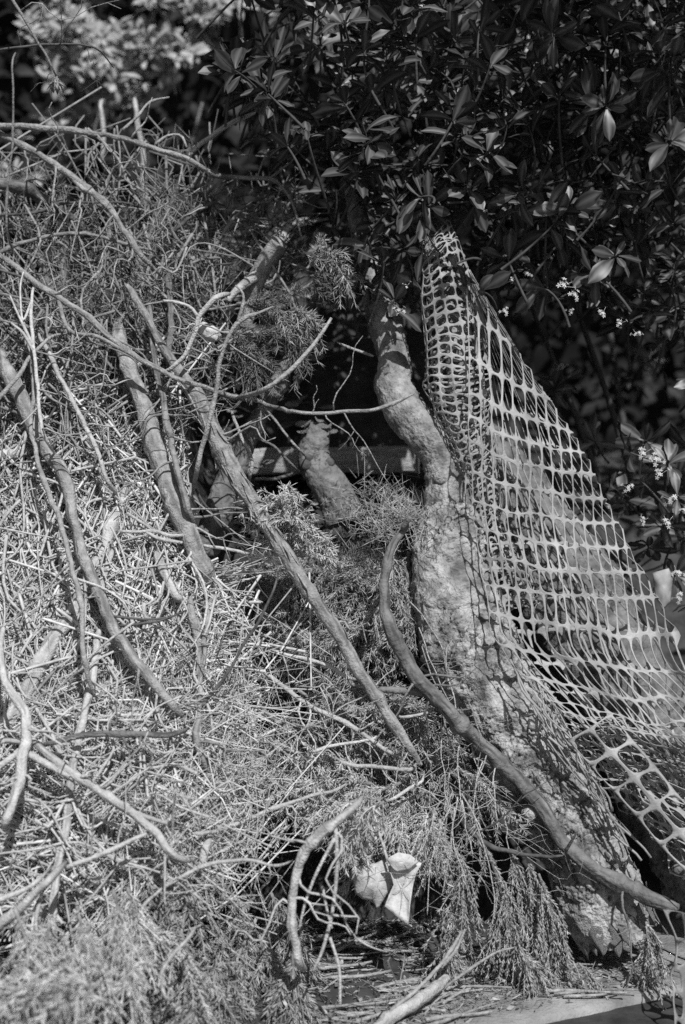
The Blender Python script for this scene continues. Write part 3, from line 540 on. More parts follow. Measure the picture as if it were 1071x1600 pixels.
stick('bamboo_piece', 'short jointed cane piece in the straw right of the pole crossing', [(240, 862, 6), (253, 885, 8), (262, 903, 8), (272, 925, 8.5), (283, 945, 7)], W, cat='cane', off=-.1, k=14, knobs=2)
stick('branch', 'scaly upright stem in the upper tangle beside the long pole', [(260, 420, 5), (264, 455, 6), (267, 500, 6), (263, 550, 6), (262, 580, 5)], G, off=-.12, rough=.25, tw=5)
stick('twig', 'short twig stub poking left from the crooked limb', [(527, 534, 2.6, 3.66), (555, 546, 2.8, 3.64), (585, 557, 3, 3.64)], K)
stick('twig', 'thin twig hanging down to the knotted stump', [(410, 635, 2.4), (430, 655, 2.6), (455, 688, 2.6), (477, 712, 2.4)], G, D=3.6)
stick('twig', 'thin curved twig reaching right to the stump knot', [(398, 684, 2.4), (425, 694, 2.6), (447, 715, 2.6), (466, 737, 2.4)], G, D=3.62)
stick('twig', 'bent twig dropping in front of the dark log', [(358, 640, 3), (372, 672, 3.6), (388, 702, 3.8), (395, 730, 3.6), (388, 757, 2.6)], K, D=3.5)
stick('twig', 'level dark twig lying under the timber beam', [(393, 748, 3.4), (425, 748, 3.6), (450, 742, 3.6), (472, 737, 3)], G, D=3.85)
stick('twig', 'thin level twig right of the stout pole foot', [(313, 853, 3.4), (345, 858, 3.6), (375, 862, 3.4), (390, 866, 3)], W, D=3.3)
stick('twig', 'dark thin twig crossing the dark log foot', [(300, 758, 2.2), (325, 795, 2.4), (350, 826, 2.6), (378, 846, 2.4)], DK, D=3.48, tw=3)
for i, (pts, lab) in enumerate([
    ([(395, 998, 4), (430, 1016, 4), (467, 1027, 4), (510, 1039, 4), (538, 1055, 4), (562, 1069, 3.6)], 'bare twig running down right to the long pole, upper one'),
    ([(400, 1045, 3), (430, 1064, 4.5), (464, 1089, 5), (501, 1110, 5), (538, 1127, 5), (569, 1147, 4.5), (602, 1170, 4), (630, 1194, 3)], 'bare stem sloping down right beneath the long pole'),
    ([(522, 1187, 2.6), (553, 1195, 4), (590, 1198, 4.5), (622, 1201, 4.5), (655, 1203, 4)], 'level pale twig at the lower end of the long pole'),
    ([(600, 1256, 2.6), (615, 1249, 3.4), (640, 1233, 3.6), (668, 1217, 3)], 'short pale twig rising right below the long pole end'),
    ([(536, 1331, 4), (569, 1320, 4), (592, 1309, 3.6), (610, 1296, 3)], 'short pale twig above the dry leaf'),
    ([(480, 1180, 2.6), (520, 1165, 3.2), (562, 1158, 3), (600, 1150, 2.4)], 'thin ribbed twig among the boughs left of the long pole end'),
    ([(620, 1122, 3), (650, 1118, 3.4), (680, 1110, 3)], 'short twig bridging the long pole and the forked limb'),
    ([(370, 1145, 4), (392, 1130, 4), (415, 1110, 3)], 'stubby twig at the foot of the bare stems'),
    ([(388, 1110, 4), (398, 1140, 4.5), (402, 1170, 4)], 'small upright twig inside the boughs'),
    ([(300, 1310, 4), (360, 1290, 4), (430, 1262, 4), (500, 1240, 3.6), (545, 1236, 3)], 'long pale twig along the lower boughs')]):
    stick('twig', lab, pts, W, cat='twig', off=-.15 if i < 9 else -.2, tw=[3, 6, 4, 2, 3, 5, 1, 0, 0, 4][i])

# ------------------------------------------------------------------ logs, stump, beam, lump in the hollow
stick('dark_log', 'dark crooked log rising right behind the long pole', [(318, 868, 26, 3.56), (340, 800, 26, 3.6), (372, 715, 24, 3.68), (392, 675, 17, 3.72), (420, 625, 15, 3.76), (447, 575, 14, 3.82), (478, 520, 12, 3.95), (500, 450, 10, 4.0), (515, 400, 8, 4.05)], M['bark2'], cat='log', rough=.1, k=30, tw=2)
ST = empty('knotted_stump', P(535, 800, 3.72), 'short knotted stump with a dark collar in front of the timber beam', 'stump')
mb = bark_tube([(540, 815, 3.7, 33), (526, 778, 3.71, 30), (508, 748, 3.72, 27), (497, 730, 3.73, 25), (490, 712, 3.74, 25), (493, 690, 3.745, 23), (498, 664, 3.75, 20)], 110, 70, .03, .005, 61)[0]; STK = mb.build('trunk', M['limb'], ST)
for x, y, r_, sd in ((478, 726, 10, 1), (490, 733, 8, 2), (503, 730, 9, 3), (515, 724, 8, 4), (483, 716, 7, 5)): knot(STK, x, y, 3.70, r_, M['dark'], sd)
for i, (x, y) in enumerate(((480, 664), (510, 668), (497, 658), (472, 676), (520, 676))):
    place(FL[i], 'bark_flake', STK, P(x, y, 3.72), (1, 0, .3 * i), (rng.normal() * .4, -.5, .8), np.array([.016, .012, .02]))
CL = empty('cut_log', P(385, 505, 3.75), 'speckled log with a sawn top end and a side spur', 'log')
mb = MB(); s = spline([(384, 512, 3.74, 11), (390, 470, 3.73, 12), (397, 448, 3.72, 14), (415, 410, 3.7, 15), (430, 388, 3.69, 14), (437, 378, 3.68, 14)], 50)
tube(mb, P(s[:, 0], s[:, 1], s[:, 2]), s[:, 3] * s[:, 2] / FPX, 26, .06, 40, 9); mb.build('shaft', M['pole'], CL)
mb = MB(); s = spline([(405, 428, 3.7, 10), (385, 442, 3.68, 8), (368, 456, 3.66, 6), (356, 470, 3.65, 4)], 20); tube(mb, P(s[:, 0], s[:, 1], s[:, 2]), s[:, 3] * s[:, 2] / FPX, 14, .08); mb.build('spur', M['pole'], CL)
def beam():
    mb = MB(); nx = 90; a = P(385, 722, 4.12); b = P(650, 718, 4.05); ax = unit(b - a); L = np.linalg.norm(b - a); up = np.array([0, 0, 1.]); bk = np.cross(ax, up) * -1
    prof = np.array([(0, -.036), (-.004, -.03), (-.004, .028), (0, .036), (.02, .04), (.1, .04), (.13, .03), (.13, -.036)]); k = len(prof)
    s = np.linspace(0, L, nx); V = a + ax * s[:, None, None] + 0 * prof[None, :, :1]
    V = V + bk * -prof[None, :, :1] * -1 + up * prof[None, :, 1:]
    V = V + (fbm(V * np.array([6, 30, 30]), 4, 6) * .006)[..., None] * np.array([0, 1, 1])
    mb.add(V, ring_quads(nx, k)); j = np.arange(1, k - 1)
    mb.t.append(np.stack([0 * j, j, j + 1], -1)); mb.t.append((nx - 1) * k + np.stack([0 * j, j + 1, j], -1))
    tag(mb.build('timber_beam', M['timber'], None, (0, 0, 0)), 'weathered dark timber beam lying level at the back of the hollow', 'beam')
beam()
def lump():
    mb = MB(); n, k = 22, 34; ph = np.linspace(0, np.pi, n); th = np.linspace(0, 2 * np.pi, k, endpoint=False)
    d = np.stack([np.outer(np.sin(ph), np.cos(th)), np.outer(np.sin(ph), np.sin(th)), np.repeat(np.cos(ph)[:, None], k, 1)], -1)
    r = 1 + .22 * fbm(d * 1.6, 3, 4) + .10 * fbm(d * 6, 3, 7); V = d * r[..., None] * np.array([.031, .022, .020])
    V = np.stack([V[..., 0] * .9 + V[..., 2] * .25, V[..., 1], V[..., 2] - V[..., 0] * .45], -1)
    c = P(327, 519, 3.46); mb.add(V + c, ring_quads(n, k))
    tag(mb.build('stone_lump', M['lump'], None, c), 'pale pitted lump lodged among the twigs by the broken stick', 'stone')
lump()

# ------------------------------------------------------------------ leaves: mesh, dry leaf, litter
def leaf_mesh_arrays(L=1., W=.34, fold=.22, curl=.25, seed=0, nl=7):
    r_ = np.random.default_rng(seed); t = np.linspace(0, 1, nl); w = W * .5 * np.sin(np.pi * np.clip(t, 0, 1) ** 1.45) ** .75 + .012
    w[0] = .02; w[-1] = .006; s = np.array([-1, -.55, 0, .55, 1.])
    X = np.repeat(t[:, None] * L, 5, 1); Y = w[:, None] * s[None]; Z = fold * np.abs(Y) * (1 - .55 * np.abs(s[None])) * 1.6 - curl * (t[:, None] ** 2) * .5 + .02 * r_.normal(size=(nl, 5)) * (np.abs(s[None]) > .9)
    V = np.stack([X, Y, Z], -1).reshape(-1, 3); i = np.arange(nl - 1)[:, None] * 5 + np.arange(4)[None]
    q = np.stack([i, i + 5, i + 6, i + 1], -1).reshape(-1, 4); rib = np.tile(np.array([.25, 0, 1, 0, .25]), nl)
    return V, q, rib
LV = [leaf_mesh_arrays(1, .34 + .04 * (s % 3), .18 + .12 * (s % 2), .05 + .15 * s, s) for s in range(6)]
def leaf_block(mb, frames_, sizes, variants):
    for vi in range(len(LV)):
        m_ = np.where(variants == vi)[0]
        if not len(m_): continue
        V, q, a = LV[vi]; loc, xa, ya, za = (f[m_] for f in frames_)
        W_ = loc[:, None] + sizes[m_, None, None] * (V[None, :, :1] * xa[:, None] + V[None, :, 1:2] * ya[:, None] + V[None, :, 2:] * za[:, None])
        mb.add(W_.reshape(-1, 3), (q[None] + (np.arange(len(m_)) * len(V))[:, None, None]).reshape(-1, 4), None, np.tile(a, len(m_)))
def leaf_data(m):
    out = []
    for V, q, a in LV:
        mb = MB(); mb.add(V, q, None, a); out.append(mb.mesh('leaf', m))
    return out
def rosettes(cent, axis, nl, size, spread=1.1):
    """whorls of leaves at twig tips -> loc, x, y, z axes and sizes"""
    loc = []; xa = []; za = []; sz = []
    for c, a in zip(cent, axis):
        a = unit(a); u = unit(np.cross(a, rng.normal(size=3))); v = np.cross(a, u); n = int(rng.integers(nl[0], nl[1] + 1)); p0 = rng.uniform(0, 6.28)
        for k in range(n):
            ph = p0 + k * 2.4 + rng.normal(0, .2); el = rng.uniform(.15, 1.0) * spread
            d = unit(u * math.cos(ph) + v * math.sin(ph) + a * (1.0 - el) * 1.2)
            nz = unit(a - d * a.dot(d) + rng.normal(0, .25, 3)); s = rng.uniform(.55, 1.2) * size
            loc.append(c + d * .006 - a * rng.uniform(0, .03)); xa.append(d); za.append(nz); sz.append(s)
    loc, xa, za, sz = map(np.array, (loc, xa, za, sz)); ya = unit(np.cross(za, xa)); za = np.cross(xa, ya)
    return loc, xa, ya, za, sz
def flower_mesh():
    mb = MB(); r_ = np.random.default_rng(3)
    for k in range(9):
        c = r_.normal(0, 1, 3) * np.array([.55, .55, .3]); ax = unit(c + np.array([0, 0, 1.2])); u = unit(np.cross(ax, [1, .2, 0])); v = np.cross(ax, u)
        for j in range(5):
            ph = j * 2 * np.pi / 5 + k; d = u * math.cos(ph) + v * math.sin(ph); s = np.cross(ax, d)
            mb.add([c, c + d * .2 + s * .10 + ax * .03, c + d * .42 + s * .07 + ax * .02, c + d * .42 - s * .07 + ax * .02, c + d * .2 - s * .10 + ax * .03], [[0, 1, 2, 3]], [[0, 3, 4]])
        tube(mb, np.array([c - ax * .0, c * .4 - np.array([0, 0, .4]), np.array([0, 0, -.9])]), .035, 4)
    return mb.mesh('flower_cluster', M['flower'])
FM = flower_mesh(); LD = leaf_data(M['leaf']); PLD = leaf_data(M['pleaf'])
def proj(p): return 535.5 + p[:, 0] / p[:, 1] * FPX, 800 - (p[:, 2] - CZ) / p[:, 1] * FPX
def shrub(name, label, cent, axis, root, m, LDs, nmax, size, nl, flowers=(), stemm=None, cat='shrub', nb=7):
    e = empty(name, root, label, cat); loc, xa, ya, za, sz = rosettes(cent, axis, nl, size)
    px, py = proj(loc + xa * sz[:, None] * .5); inn = (px > -20) & (px < 1090) & (py > -20) & (py < 1620)
    score = np.where(inn, 1 / loc[:, 1] * (np.abs(za[:, 1]) * .6 + .5), 0); order = np.argsort(-score)
    top = order[:min(nmax, int(inn.sum()))]; var = rng.integers(0, 6, len(loc))
    for i in top: place(LDs[var[i]], 'leaf', e, loc[i], xa[i], za[i], float(sz[i]))
    rest = np.setdiff1d(np.arange(len(loc)), top)
    if len(rest):
        mb = MB(); leaf_block(mb, (loc[rest], xa[rest], ya[rest], za[rest]), sz[rest], var[rest]); tag(mb.build('foliage', m, e), kind='stuff')
    # twigs from each whorl back towards a few main branches
    root = np.array(root, float); hubs = cent[rng.choice(len(cent), nb, replace=False)] + np.array([0, .35, -.15]) + rng.normal(0, .05, (nb, 3))
    for h in hubs:
        t = np.linspace(0, 1, 16)[:, None]; mid = (root + h) / 2 + np.array([0, .2, .1]) + rng.normal(0, .1, 3)
        C = (1 - t) ** 2 * root + 2 * t * (1 - t) * mid + t * t * h; mb = MB(); tube(mb, C, np.linspace(.018, .005, 16), 8, .1); mb.build('branch', stemm or M['stem'], e)
    mb = MB(); t = np.linspace(0, 1, 7)[None, :, None]; ctl = cent - unit(axis) * .07
    C = (1 - t) ** 2 * (ctl - unit(axis) * .05 + np.array([0, .05, -.02]) + rng.normal(0, .03, cent.shape))[:, None] + 2 * t * (1 - t) * ctl[:, None] + t * t * cent[:, None]
    tubes(mb, C, np.repeat(np.linspace(.004, .0022, 7)[None], len(cent), 0), 5); tag(mb.build('twigs', stemm or M['stem'], e), kind='stuff')
    for x, y, d, s in flowers:
        place(FM, 'flower_cluster', e, P(x, y, d), unit(rng.normal(size=3)), (rng.normal() * .3, -.7, .7), s)
    return e
LB = np.array([(300, 130), (350, 150), (400, 215), (470, 290), (540, 340), (620, 360), (700, 395), (760, 440), (830, 480), (900, 500), (1000, 530), (1100, 520), (3000, 560)], float)
def canopy_points(n, x0, x1, y0, d0, d1, marg=30):
    out = []
    while len(out) < n:
        x = rng.uniform(x0, x1); yb = np.interp(x, LB[:, 0], LB[:, 1]) - marg; y = rng.uniform(y0, yb)
        d = d0 + (d1 - d0) * rng.uniform() ** 1.2 + .25 * max(0, (y - 250) / 300)
        if x < 520 and vnoise(np.array([x / 60, y / 60, 1.])) < -.15: continue
        out.append(P(x, y, d))
    return np.array(out)
front = canopy_points(210, 350, 1085, -30, 3.42, 3.75); low = np.array([P(x, y, d) for x, y, d in ((575, 375, 3.55), (600, 400, 3.5), (555, 420, 3.6), (640, 395, 3.5), (620, 465, 3.52), (650, 440, 3.55), (590, 350, 3.6), (535, 385, 3.7), (570, 445, 3.62), (700, 420, 3.5), (745, 455, 3.5))]); behind = canopy_points(330, 380, 1120, -40, 3.7, 4.5, 10)
over = np.stack([rng.uniform(.6, 2.6, 900), rng.uniform(2.8, 5.4, 900), rng.uniform(2.85, 4.3, 900)], -1)  # crown mostly out of view, added to block sun from the upper right
over = over[over[:, 2] > 2.75 + .35 * np.abs(over[:, 1] - 3.6) * 0]
side = np.stack([rng.uniform(1.02, 2.6, 320), rng.uniform(3.3, 5.4, 320), rng.uniform(.8, 2.9, 320)], -1)
cent = np.vstack([front, low, behind, over, side])
axis = np.tile(np.array([-.1, -.30, .75]), (len(cent), 1)) + rng.normal(0, .55, (len(cent), 3))
fl = [(632, 447, 3.5, 0.0108), (619, 486, 3.48, 0.0130), (826, 428, 3.5, 0.0086), (790, 484, 3.5, 0.0101), (882, 442, 3.46, 0.0158), (899, 458, 3.46, 0.0130), (800, 436, 3.55, 0.0072), (940, 488, 3.47, 0.0115), (968, 503, 3.47, 0.0101), (893, 485, 3.5, 0.0086), (856, 400, 3.55, 0.0086),
      (995, 325, 3.5, 0.0086), (930, 245, 3.5, 0.0086), (660, 12, 3.45, 0.0158), (735, 285, 3.5, 0.0086), (790, 174, 3.5, 0.0086), (610, 232, 3.5, 0.0072), (818, 172, 3.5, 0.0072), (998, 521, 3.48, 0.0101), (760, 330, 3.6, 0.0072)]
shrub('overhanging_shrub', 'dark glossy-leaved shrub with white flowers overhanging from the top right', cent, axis, (1.15, 4.6, .5), M['leaf'], LD, 300, .080, (6, 9), fl, nb=14)
lc = []
for x, y, d in ((980, 705, 3.7), (1010, 690, 3.75), (1045, 720, 3.7), (1000, 750, 3.65), (1060, 775, 3.66), (975, 780, 3.8), (1035, 820, 3.7), (1075, 700, 3.8), (1070, 840, 3.7), (1055, 900, 3.7), (1080, 940, 3.7), (930, 690, 3.95), (950, 760, 3.95), (1015, 860, 3.8), (1090, 590, 3.7), (1085, 650, 3.75), (880, 590, 4.1), (865, 610, 4.05)): lc.append(P(x, y, d))
lc = np.array(lc); la = np.tile(np.array([-.3, -.7, .4]), (len(lc), 1)) + rng.normal(0, .5, lc.shape)
shrub('low_shrub', 'low glossy-leaved shrub with small white flowers right of the net drape', lc, la, (1.0, 4.1, .5), M['leaf'], LD, 300, .075, (6, 8),
      [(1004, 705, 3.66, .015), (1022, 715, 3.64, .016), (985, 760, 3.6, .012), (1030, 738, 3.6, .014), (1052, 778, 3.6, .015), (1042, 815, 3.6, .014), (1005, 812, 3.66, .012), (1035, 900, 3.64, .014), (1062, 930, 3.64, .013), (1060, 895, 3.6, .014), (878, 572, 4.0, .014), (1070, 798, 3.6, .012)], nb=4)
# round pale leaf beside the net's fold
mb = MB()
def blade(mb, outline, d, bulge, seed, tilt=0., crease=0., ca=0.):
    o = np.array(outline, float); o2 = np.vstack([o, o[:1]]); o = np.vstack([o2[k] + (o2[k + 1] - o2[k]) * f for k in range(len(o)) for f in (0, .33, .66)]); c = o.mean(0); rows = []
    for s in (1, .88, .74, .6, .46, .32, .18, .08):
        x = c[0] + (o[:, 0] - c[0]) * s; y = c[1] + (o[:, 1] - c[1]) * s
        q = np.stack([x / 16, y / 16, 0 * x + seed], -1); dd = d + bulge * (s ** 2 - .5) + vnoise(q * .6, seed) * .005 + vnoise(q * 2, seed + 4) * .0012 + crease * np.abs((x - c[0]) * math.cos(ca) + (y - c[1]) * math.sin(ca)) / 30 + tilt * (x - c[0]) / 100 + .006 * s ** 6 * vnoise(q * 1.2, seed + 1)
        rows.append(P(x, y, dd))
    k = len(o); V = np.vstack(rows + [P(c[0], c[1], d - bulge * .5)[None]]); j = np.arange(k)
    mb.add(V, ring_quads(8, k), np.stack([7 * k + j, 7 * k + (j + 1) % k, np.full(k, 8 * k)], -1))
def solid(o, th=.0012): s = o.modifiers.new('solid', 'SOLIDIFY'); s.thickness = th; s.offset = 0; return o
blade(mb, [(1020, 895), (1045, 888), (1052, 905), (1048, 940), (1035, 955), (1024, 930)], 3.6, .02, 4)
tag(solid(mb.build('broad_leaf', M['litter'], None, P(1035, 920, 3.6))), 'broad dull grey leaf behind the edge of the net drape', 'leaf')
DL = empty('dry_leaf', P(612, 1345, 3.110), 'large pale dry leaf curled into lobes before the dark hollow', 'leaf')
for out, d, b, s in (([(556, 1364), (570, 1356), (590, 1352), (600, 1347), (613, 1366), (612, 1384), (604, 1396), (592, 1417), (586, 1404), (572, 1402), (562, 1394), (560, 1380)], 3.110, .008, 2), ([(608, 1358), (622, 1350), (634, 1344), (652, 1352), (644, 1366), (640, 1384), (636, 1410), (634, 1438), (620, 1428), (602, 1412), (608, 1396), (614, 1382)], 3.095, -.010, 6), ([(604, 1346), (620, 1337), (636, 1340), (648, 1350), (636, 1360), (618, 1364), (610, 1356)], 3.075, .006, 9)):
    out = [(605 + (x - 605) * 1.16, 1380 + (y - 1380) * 1.12) for x, y in out]
    mb = MB(); blade(mb, out, d, b * 1.2, s, .02, .006, .4 + s); lb = solid(mb.build('lobe', M['dry'], DL))
    o_ = np.array(out, float); c_ = o_.mean(0)
    for kk in range(0, len(o_), 2):           # raised veins running to the rim
        tt = np.linspace(.05, .92, 8)[:, None]; xy = c_ + (o_[kk] - c_) * tt + np.array([2., 2.]) * np.sin(tt * 3)
        mv = MB(); tube(mv, P(xy[:, 0], xy[:, 1], d - .004 + .016 * np.abs((xy[:, 0] - c_[0]) * math.cos(.4 + s) + (xy[:, 1] - c_[1]) * math.sin(.4 + s)) / 30 * .6), .0006, 5); mv.build('vein', M['pale'], lb)
mb = MB(); s = spline([(592, 1300, 3.120, 2.2), (600, 1325, 3.110, 2.2), (608, 1352, 3.105, 2.4), (612, 1372, 3.100, 1.6)], 14); tube(mb, P(s[:, 0], s[:, 1], s[:, 2]), s[:, 3] * s[:, 2] / FPX, 6); mb.build('petiole', M['dry'], DL)
# sunlit shrub far back at the top left
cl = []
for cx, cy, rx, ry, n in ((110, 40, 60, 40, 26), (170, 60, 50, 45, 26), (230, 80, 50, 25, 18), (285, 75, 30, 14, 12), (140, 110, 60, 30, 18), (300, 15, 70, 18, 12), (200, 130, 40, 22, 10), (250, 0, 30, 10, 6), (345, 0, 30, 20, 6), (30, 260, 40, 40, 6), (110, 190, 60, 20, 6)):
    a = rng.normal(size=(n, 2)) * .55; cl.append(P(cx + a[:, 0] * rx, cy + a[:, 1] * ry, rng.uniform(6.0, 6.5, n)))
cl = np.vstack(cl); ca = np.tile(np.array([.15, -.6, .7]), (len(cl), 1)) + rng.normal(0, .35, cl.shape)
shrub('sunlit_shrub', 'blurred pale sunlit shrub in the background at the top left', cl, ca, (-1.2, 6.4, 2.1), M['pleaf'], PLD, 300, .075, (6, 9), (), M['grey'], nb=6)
# dark hedge far behind everything
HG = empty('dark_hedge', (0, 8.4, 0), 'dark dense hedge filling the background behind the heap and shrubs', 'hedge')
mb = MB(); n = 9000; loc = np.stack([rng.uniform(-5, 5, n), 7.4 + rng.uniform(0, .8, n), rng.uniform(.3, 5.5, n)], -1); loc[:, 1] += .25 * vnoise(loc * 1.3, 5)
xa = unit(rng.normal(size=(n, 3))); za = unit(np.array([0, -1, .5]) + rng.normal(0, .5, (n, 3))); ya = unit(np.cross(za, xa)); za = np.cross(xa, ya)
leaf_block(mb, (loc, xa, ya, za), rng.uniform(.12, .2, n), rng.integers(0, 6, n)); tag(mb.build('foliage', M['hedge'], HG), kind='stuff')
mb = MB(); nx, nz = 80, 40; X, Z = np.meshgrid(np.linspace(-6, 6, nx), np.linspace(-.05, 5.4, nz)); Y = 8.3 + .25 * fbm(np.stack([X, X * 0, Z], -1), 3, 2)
i = np.arange(nz - 1)[:, None] * nx + np.arange(nx - 1)[None]; mb.add(np.stack([X, Y, Z], -1), np.stack([i, i + 1, i + nx + 1, i + nx], -1).reshape(-1, 4)); mb.build('inner_growth', M['hedge'], HG)

# ------------------------------------------------------------------ conifer boughs
def bough(name, label, group, stem, m, tw_n, tw_len, nd_len, nd_w, dens, droop=.3, off=0., D=None, planar=.5, ms=None, cat='bough', ang=(.5, 1.0), twr=.0016, curl=.2, al=(.5, 1.5), tp=.5):
    q = [(p[0], p[1], (p[3] if len(p) > 3 else (D if D else float(heapD(p[0], p[1])) + off)), p[2]) for p in stem]
    s = spline(q, 26); C = P(s[:, 0], s[:, 1], s[:, 2]); r = np.maximum(s[:, 3], .7) * s[:, 2] / FPX
    e = empty(name, C[0], label, cat, group); mb = MB(); tube(mb, C, r, 8, .12, 60); mb.build('stem', ms or M['grey'], e)
    T = unit(np.gradient(C, axis=0)); ii = rng.integers(1, 25, tw_n); sd = rng.choice([-1, 1], tw_n)
    pl = unit(np.cross(T[ii], np.array([0, 1., .25]))) * sd[:, None] + rng.normal(0, planar, (tw_n, 3))
    an = rng.uniform(*ang, tw_n)[:, None]; d = unit(T[ii] * np.cos(an) + unit(pl) * np.sin(an)); L = tw_len * rng.uniform(.4, 1.15, tw_n) * (1.1 - tp * ii / 25)
    t = np.linspace(0, 1, 7)[None, :, None]; Q = C[ii][:, None] + d[:, None] * L[:, None, None] * t + np.array([0, -.1, -droop])[None, None] * L[:, None, None] * t ** 2 * 2 + rng.normal(0, curl, (tw_n, 1, 3)) * L[:, None, None] * t ** 2
    Q = np.concatenate([Q], 0); mb = MB(); tubes(mb, Q, np.repeat(np.linspace(twr, twr * .5, 7)[None], len(Q), 0), 4); tag(mb.build('twiglets', ms or m, e), kind='stuff')
    nn = np.maximum((L * dens).astype(int), 2); idx = np.repeat(np.arange(tw_n), nn); u = rng.uniform(0.02, 1, len(idx)) * 5.999; k = u.astype(int); f = (u - k)[:, None]
    base = Q[idx, k] * (1 - f) + Q[idx, k + 1] * f; td = unit(Q[idx, k + 1] - Q[idx, k]); sdv = unit(np.cross(td, rng.normal(size=td.shape)))
    nd = unit(td * rng.uniform(al[0], al[1], (len(idx), 1)) + sdv); ln = nd_len * rng.uniform(.5, 1.3, (len(idx), 1))
    # needles on the stem too
    mb = MB(); needles(mb, base, base + nd * ln + np.array([0, 0, -.15]) * ln, nd_w * rng.uniform(.7, 1.2, len(idx))); tag(mb.build('needles', m, e), kind='stuff'); return e
NB, ND, NM = M['needle_b'], M['needle_d'], M['needle']
g1 = 'dry conifer boughs heaped left of the leaning trunk'; l1 = 'dry needle bough in the heap between long pole and trunk'
def rb(n, x0, x1, y0, y1, ang, ln, m, label, group, off=(-.1, .1), tw=34, twl=.115, nl=.018, nw=.0012, dens=520, **kw):
    for _ in range(n):
        x, y = rng.uniform(x0, x1), rng.uniform(y0, y1); a = R(rng.uniform(*ang)); L = ln * rng.uniform(.7, 1.2); o = rng.uniform(*off)
        xm, ym = x + L * .5 * math.cos(a) + rng.normal(0, 8), y + L * .5 * math.sin(a) + rng.normal(0, 8)
        pts = [(x, y, 3), (xm, ym, 2.6), (x + L * math.cos(a), y + L * math.sin(a) + 10, 1.5)]
        if 'D' in kw: dd = kw['D'] + rng.uniform(-.06, .06); pts = [p + (dd,) for p in pts]
        bough('conifer_bough', label, group, pts, m, tw, twl, nl, nw, dens, off=o, **{k: v for k, v in kw.items() if k != 'D'})
rb(11, 430, 520, 880, 990, (130, 190), 110, NM, l1, g1, (-.02, .1))
rb(6, 400, 490, 820, 890, (-130, -30), 60, NB, 'pale dry needle tuft around the middle of the long pole', 'needle tufts on the long pole', (-.08, .05), 30, .07, D=3.39)
rb(16, 490, 640, 890, 1010, (100, 200), 120, NM, l1, g1, (.0, .16))
rb(9, 500, 640, 860, 910, (80, 190), 90, NM, 'needle bough at the lip of the hollow beside the long pole', 'boughs at the lip of the hollow', (-.02, .12), 34, .08)
rb(7, 610, 665, 850, 920, (60, 150), 110, NM, 'needle bough hugging the left side of the leaning trunk', 'boughs against the trunk', (-.06, .04), 34, .075)
rb(14, 360, 560, 1000, 1180, (-20, 60), 130, NM, 'dry needle bough below the middle of the long pole', 'boughs below the long pole', (-.06, .1))
rb(12, 540, 680, 1040, 1200, (20, 80), 120, NM, 'dull needle bough between long pole and forked limb', 'boughs between pole and limb', (.0, .14))
rb(18, 330, 640, 1180, 1290, (140, 215), 140, NB, 'pale bleached needle bough across the lower middle of the heap', 'bleached boughs in the lower middle', (-.14, .02), 36, .09)
rb(9, 560, 690, 1235, 1290, (60, 130), 60, NB, 'pale drooping bough tip above the dark hollow', 'drooping tips above the hollow', (-.12, 0.), 24, .07, droop=.5)
rb(5, 540, 610, 1248, 1285, (100, 200), 60, NB, 'pale needle tip over the top of the arched branch', 'needle tips over the arched branch', (0, 0), 22, .05, D=3.06)
rb(26, 190, 470, 1370, 1590, (60, 130), 150, NM, 'soft needle bough in the blurred mat at the bottom', 'needle mat at the bottom', (-.15, .0), 40, .10, .022, .0014, 480)
rb(12, -20, 210, 1380, 1500, (40, 140), 120, NB, 'pale needle bough in the bottom left corner', 'boughs in the bottom left corner', (-.35, -.05), 36, .09)
rb(10, -30, 200, 1530, 1620, (150, 210), 110, NB, 'bright blurred needle bough at the bottom left edge', 'boughs at the bottom left edge', (-.5, -.2), 44, .08, .022, .0016, 560)
# dark pine sprigs in the hollow
for pts, lab in (([(370, 475, 3), (430, 470, 3), (490, 440, 2.4), (515, 400, 1.8)], 'dark needle sprig rising right behind the cut log'), ([(350, 520, 3), (400, 520, 3), (455, 535, 2.2), (470, 575, 1.6)], 'dark needle sprig hanging right of the pale lump'),
                 ([(360, 545, 2.6), (395, 555, 2.4), (415, 590, 1.6)], 'short dark needle sprig below the pale lump'), ([(480, 420, 2.6), (505, 395, 2.4), (530, 410, 1.8), (535, 440, 1.4)], 'drooping needle tip at the top of the hollow'), ([(420, 490, 2.6), (460, 490, 2.4), (500, 510, 1.6)], 'small needle sprig between the cut log and slender fork')):
    bough('needle_sprig', lab, None, pts, ND if 'dark' in lab else NM, 34, .075, .026, .0010, 520, D=3.55, droop=.3, cat='sprig')
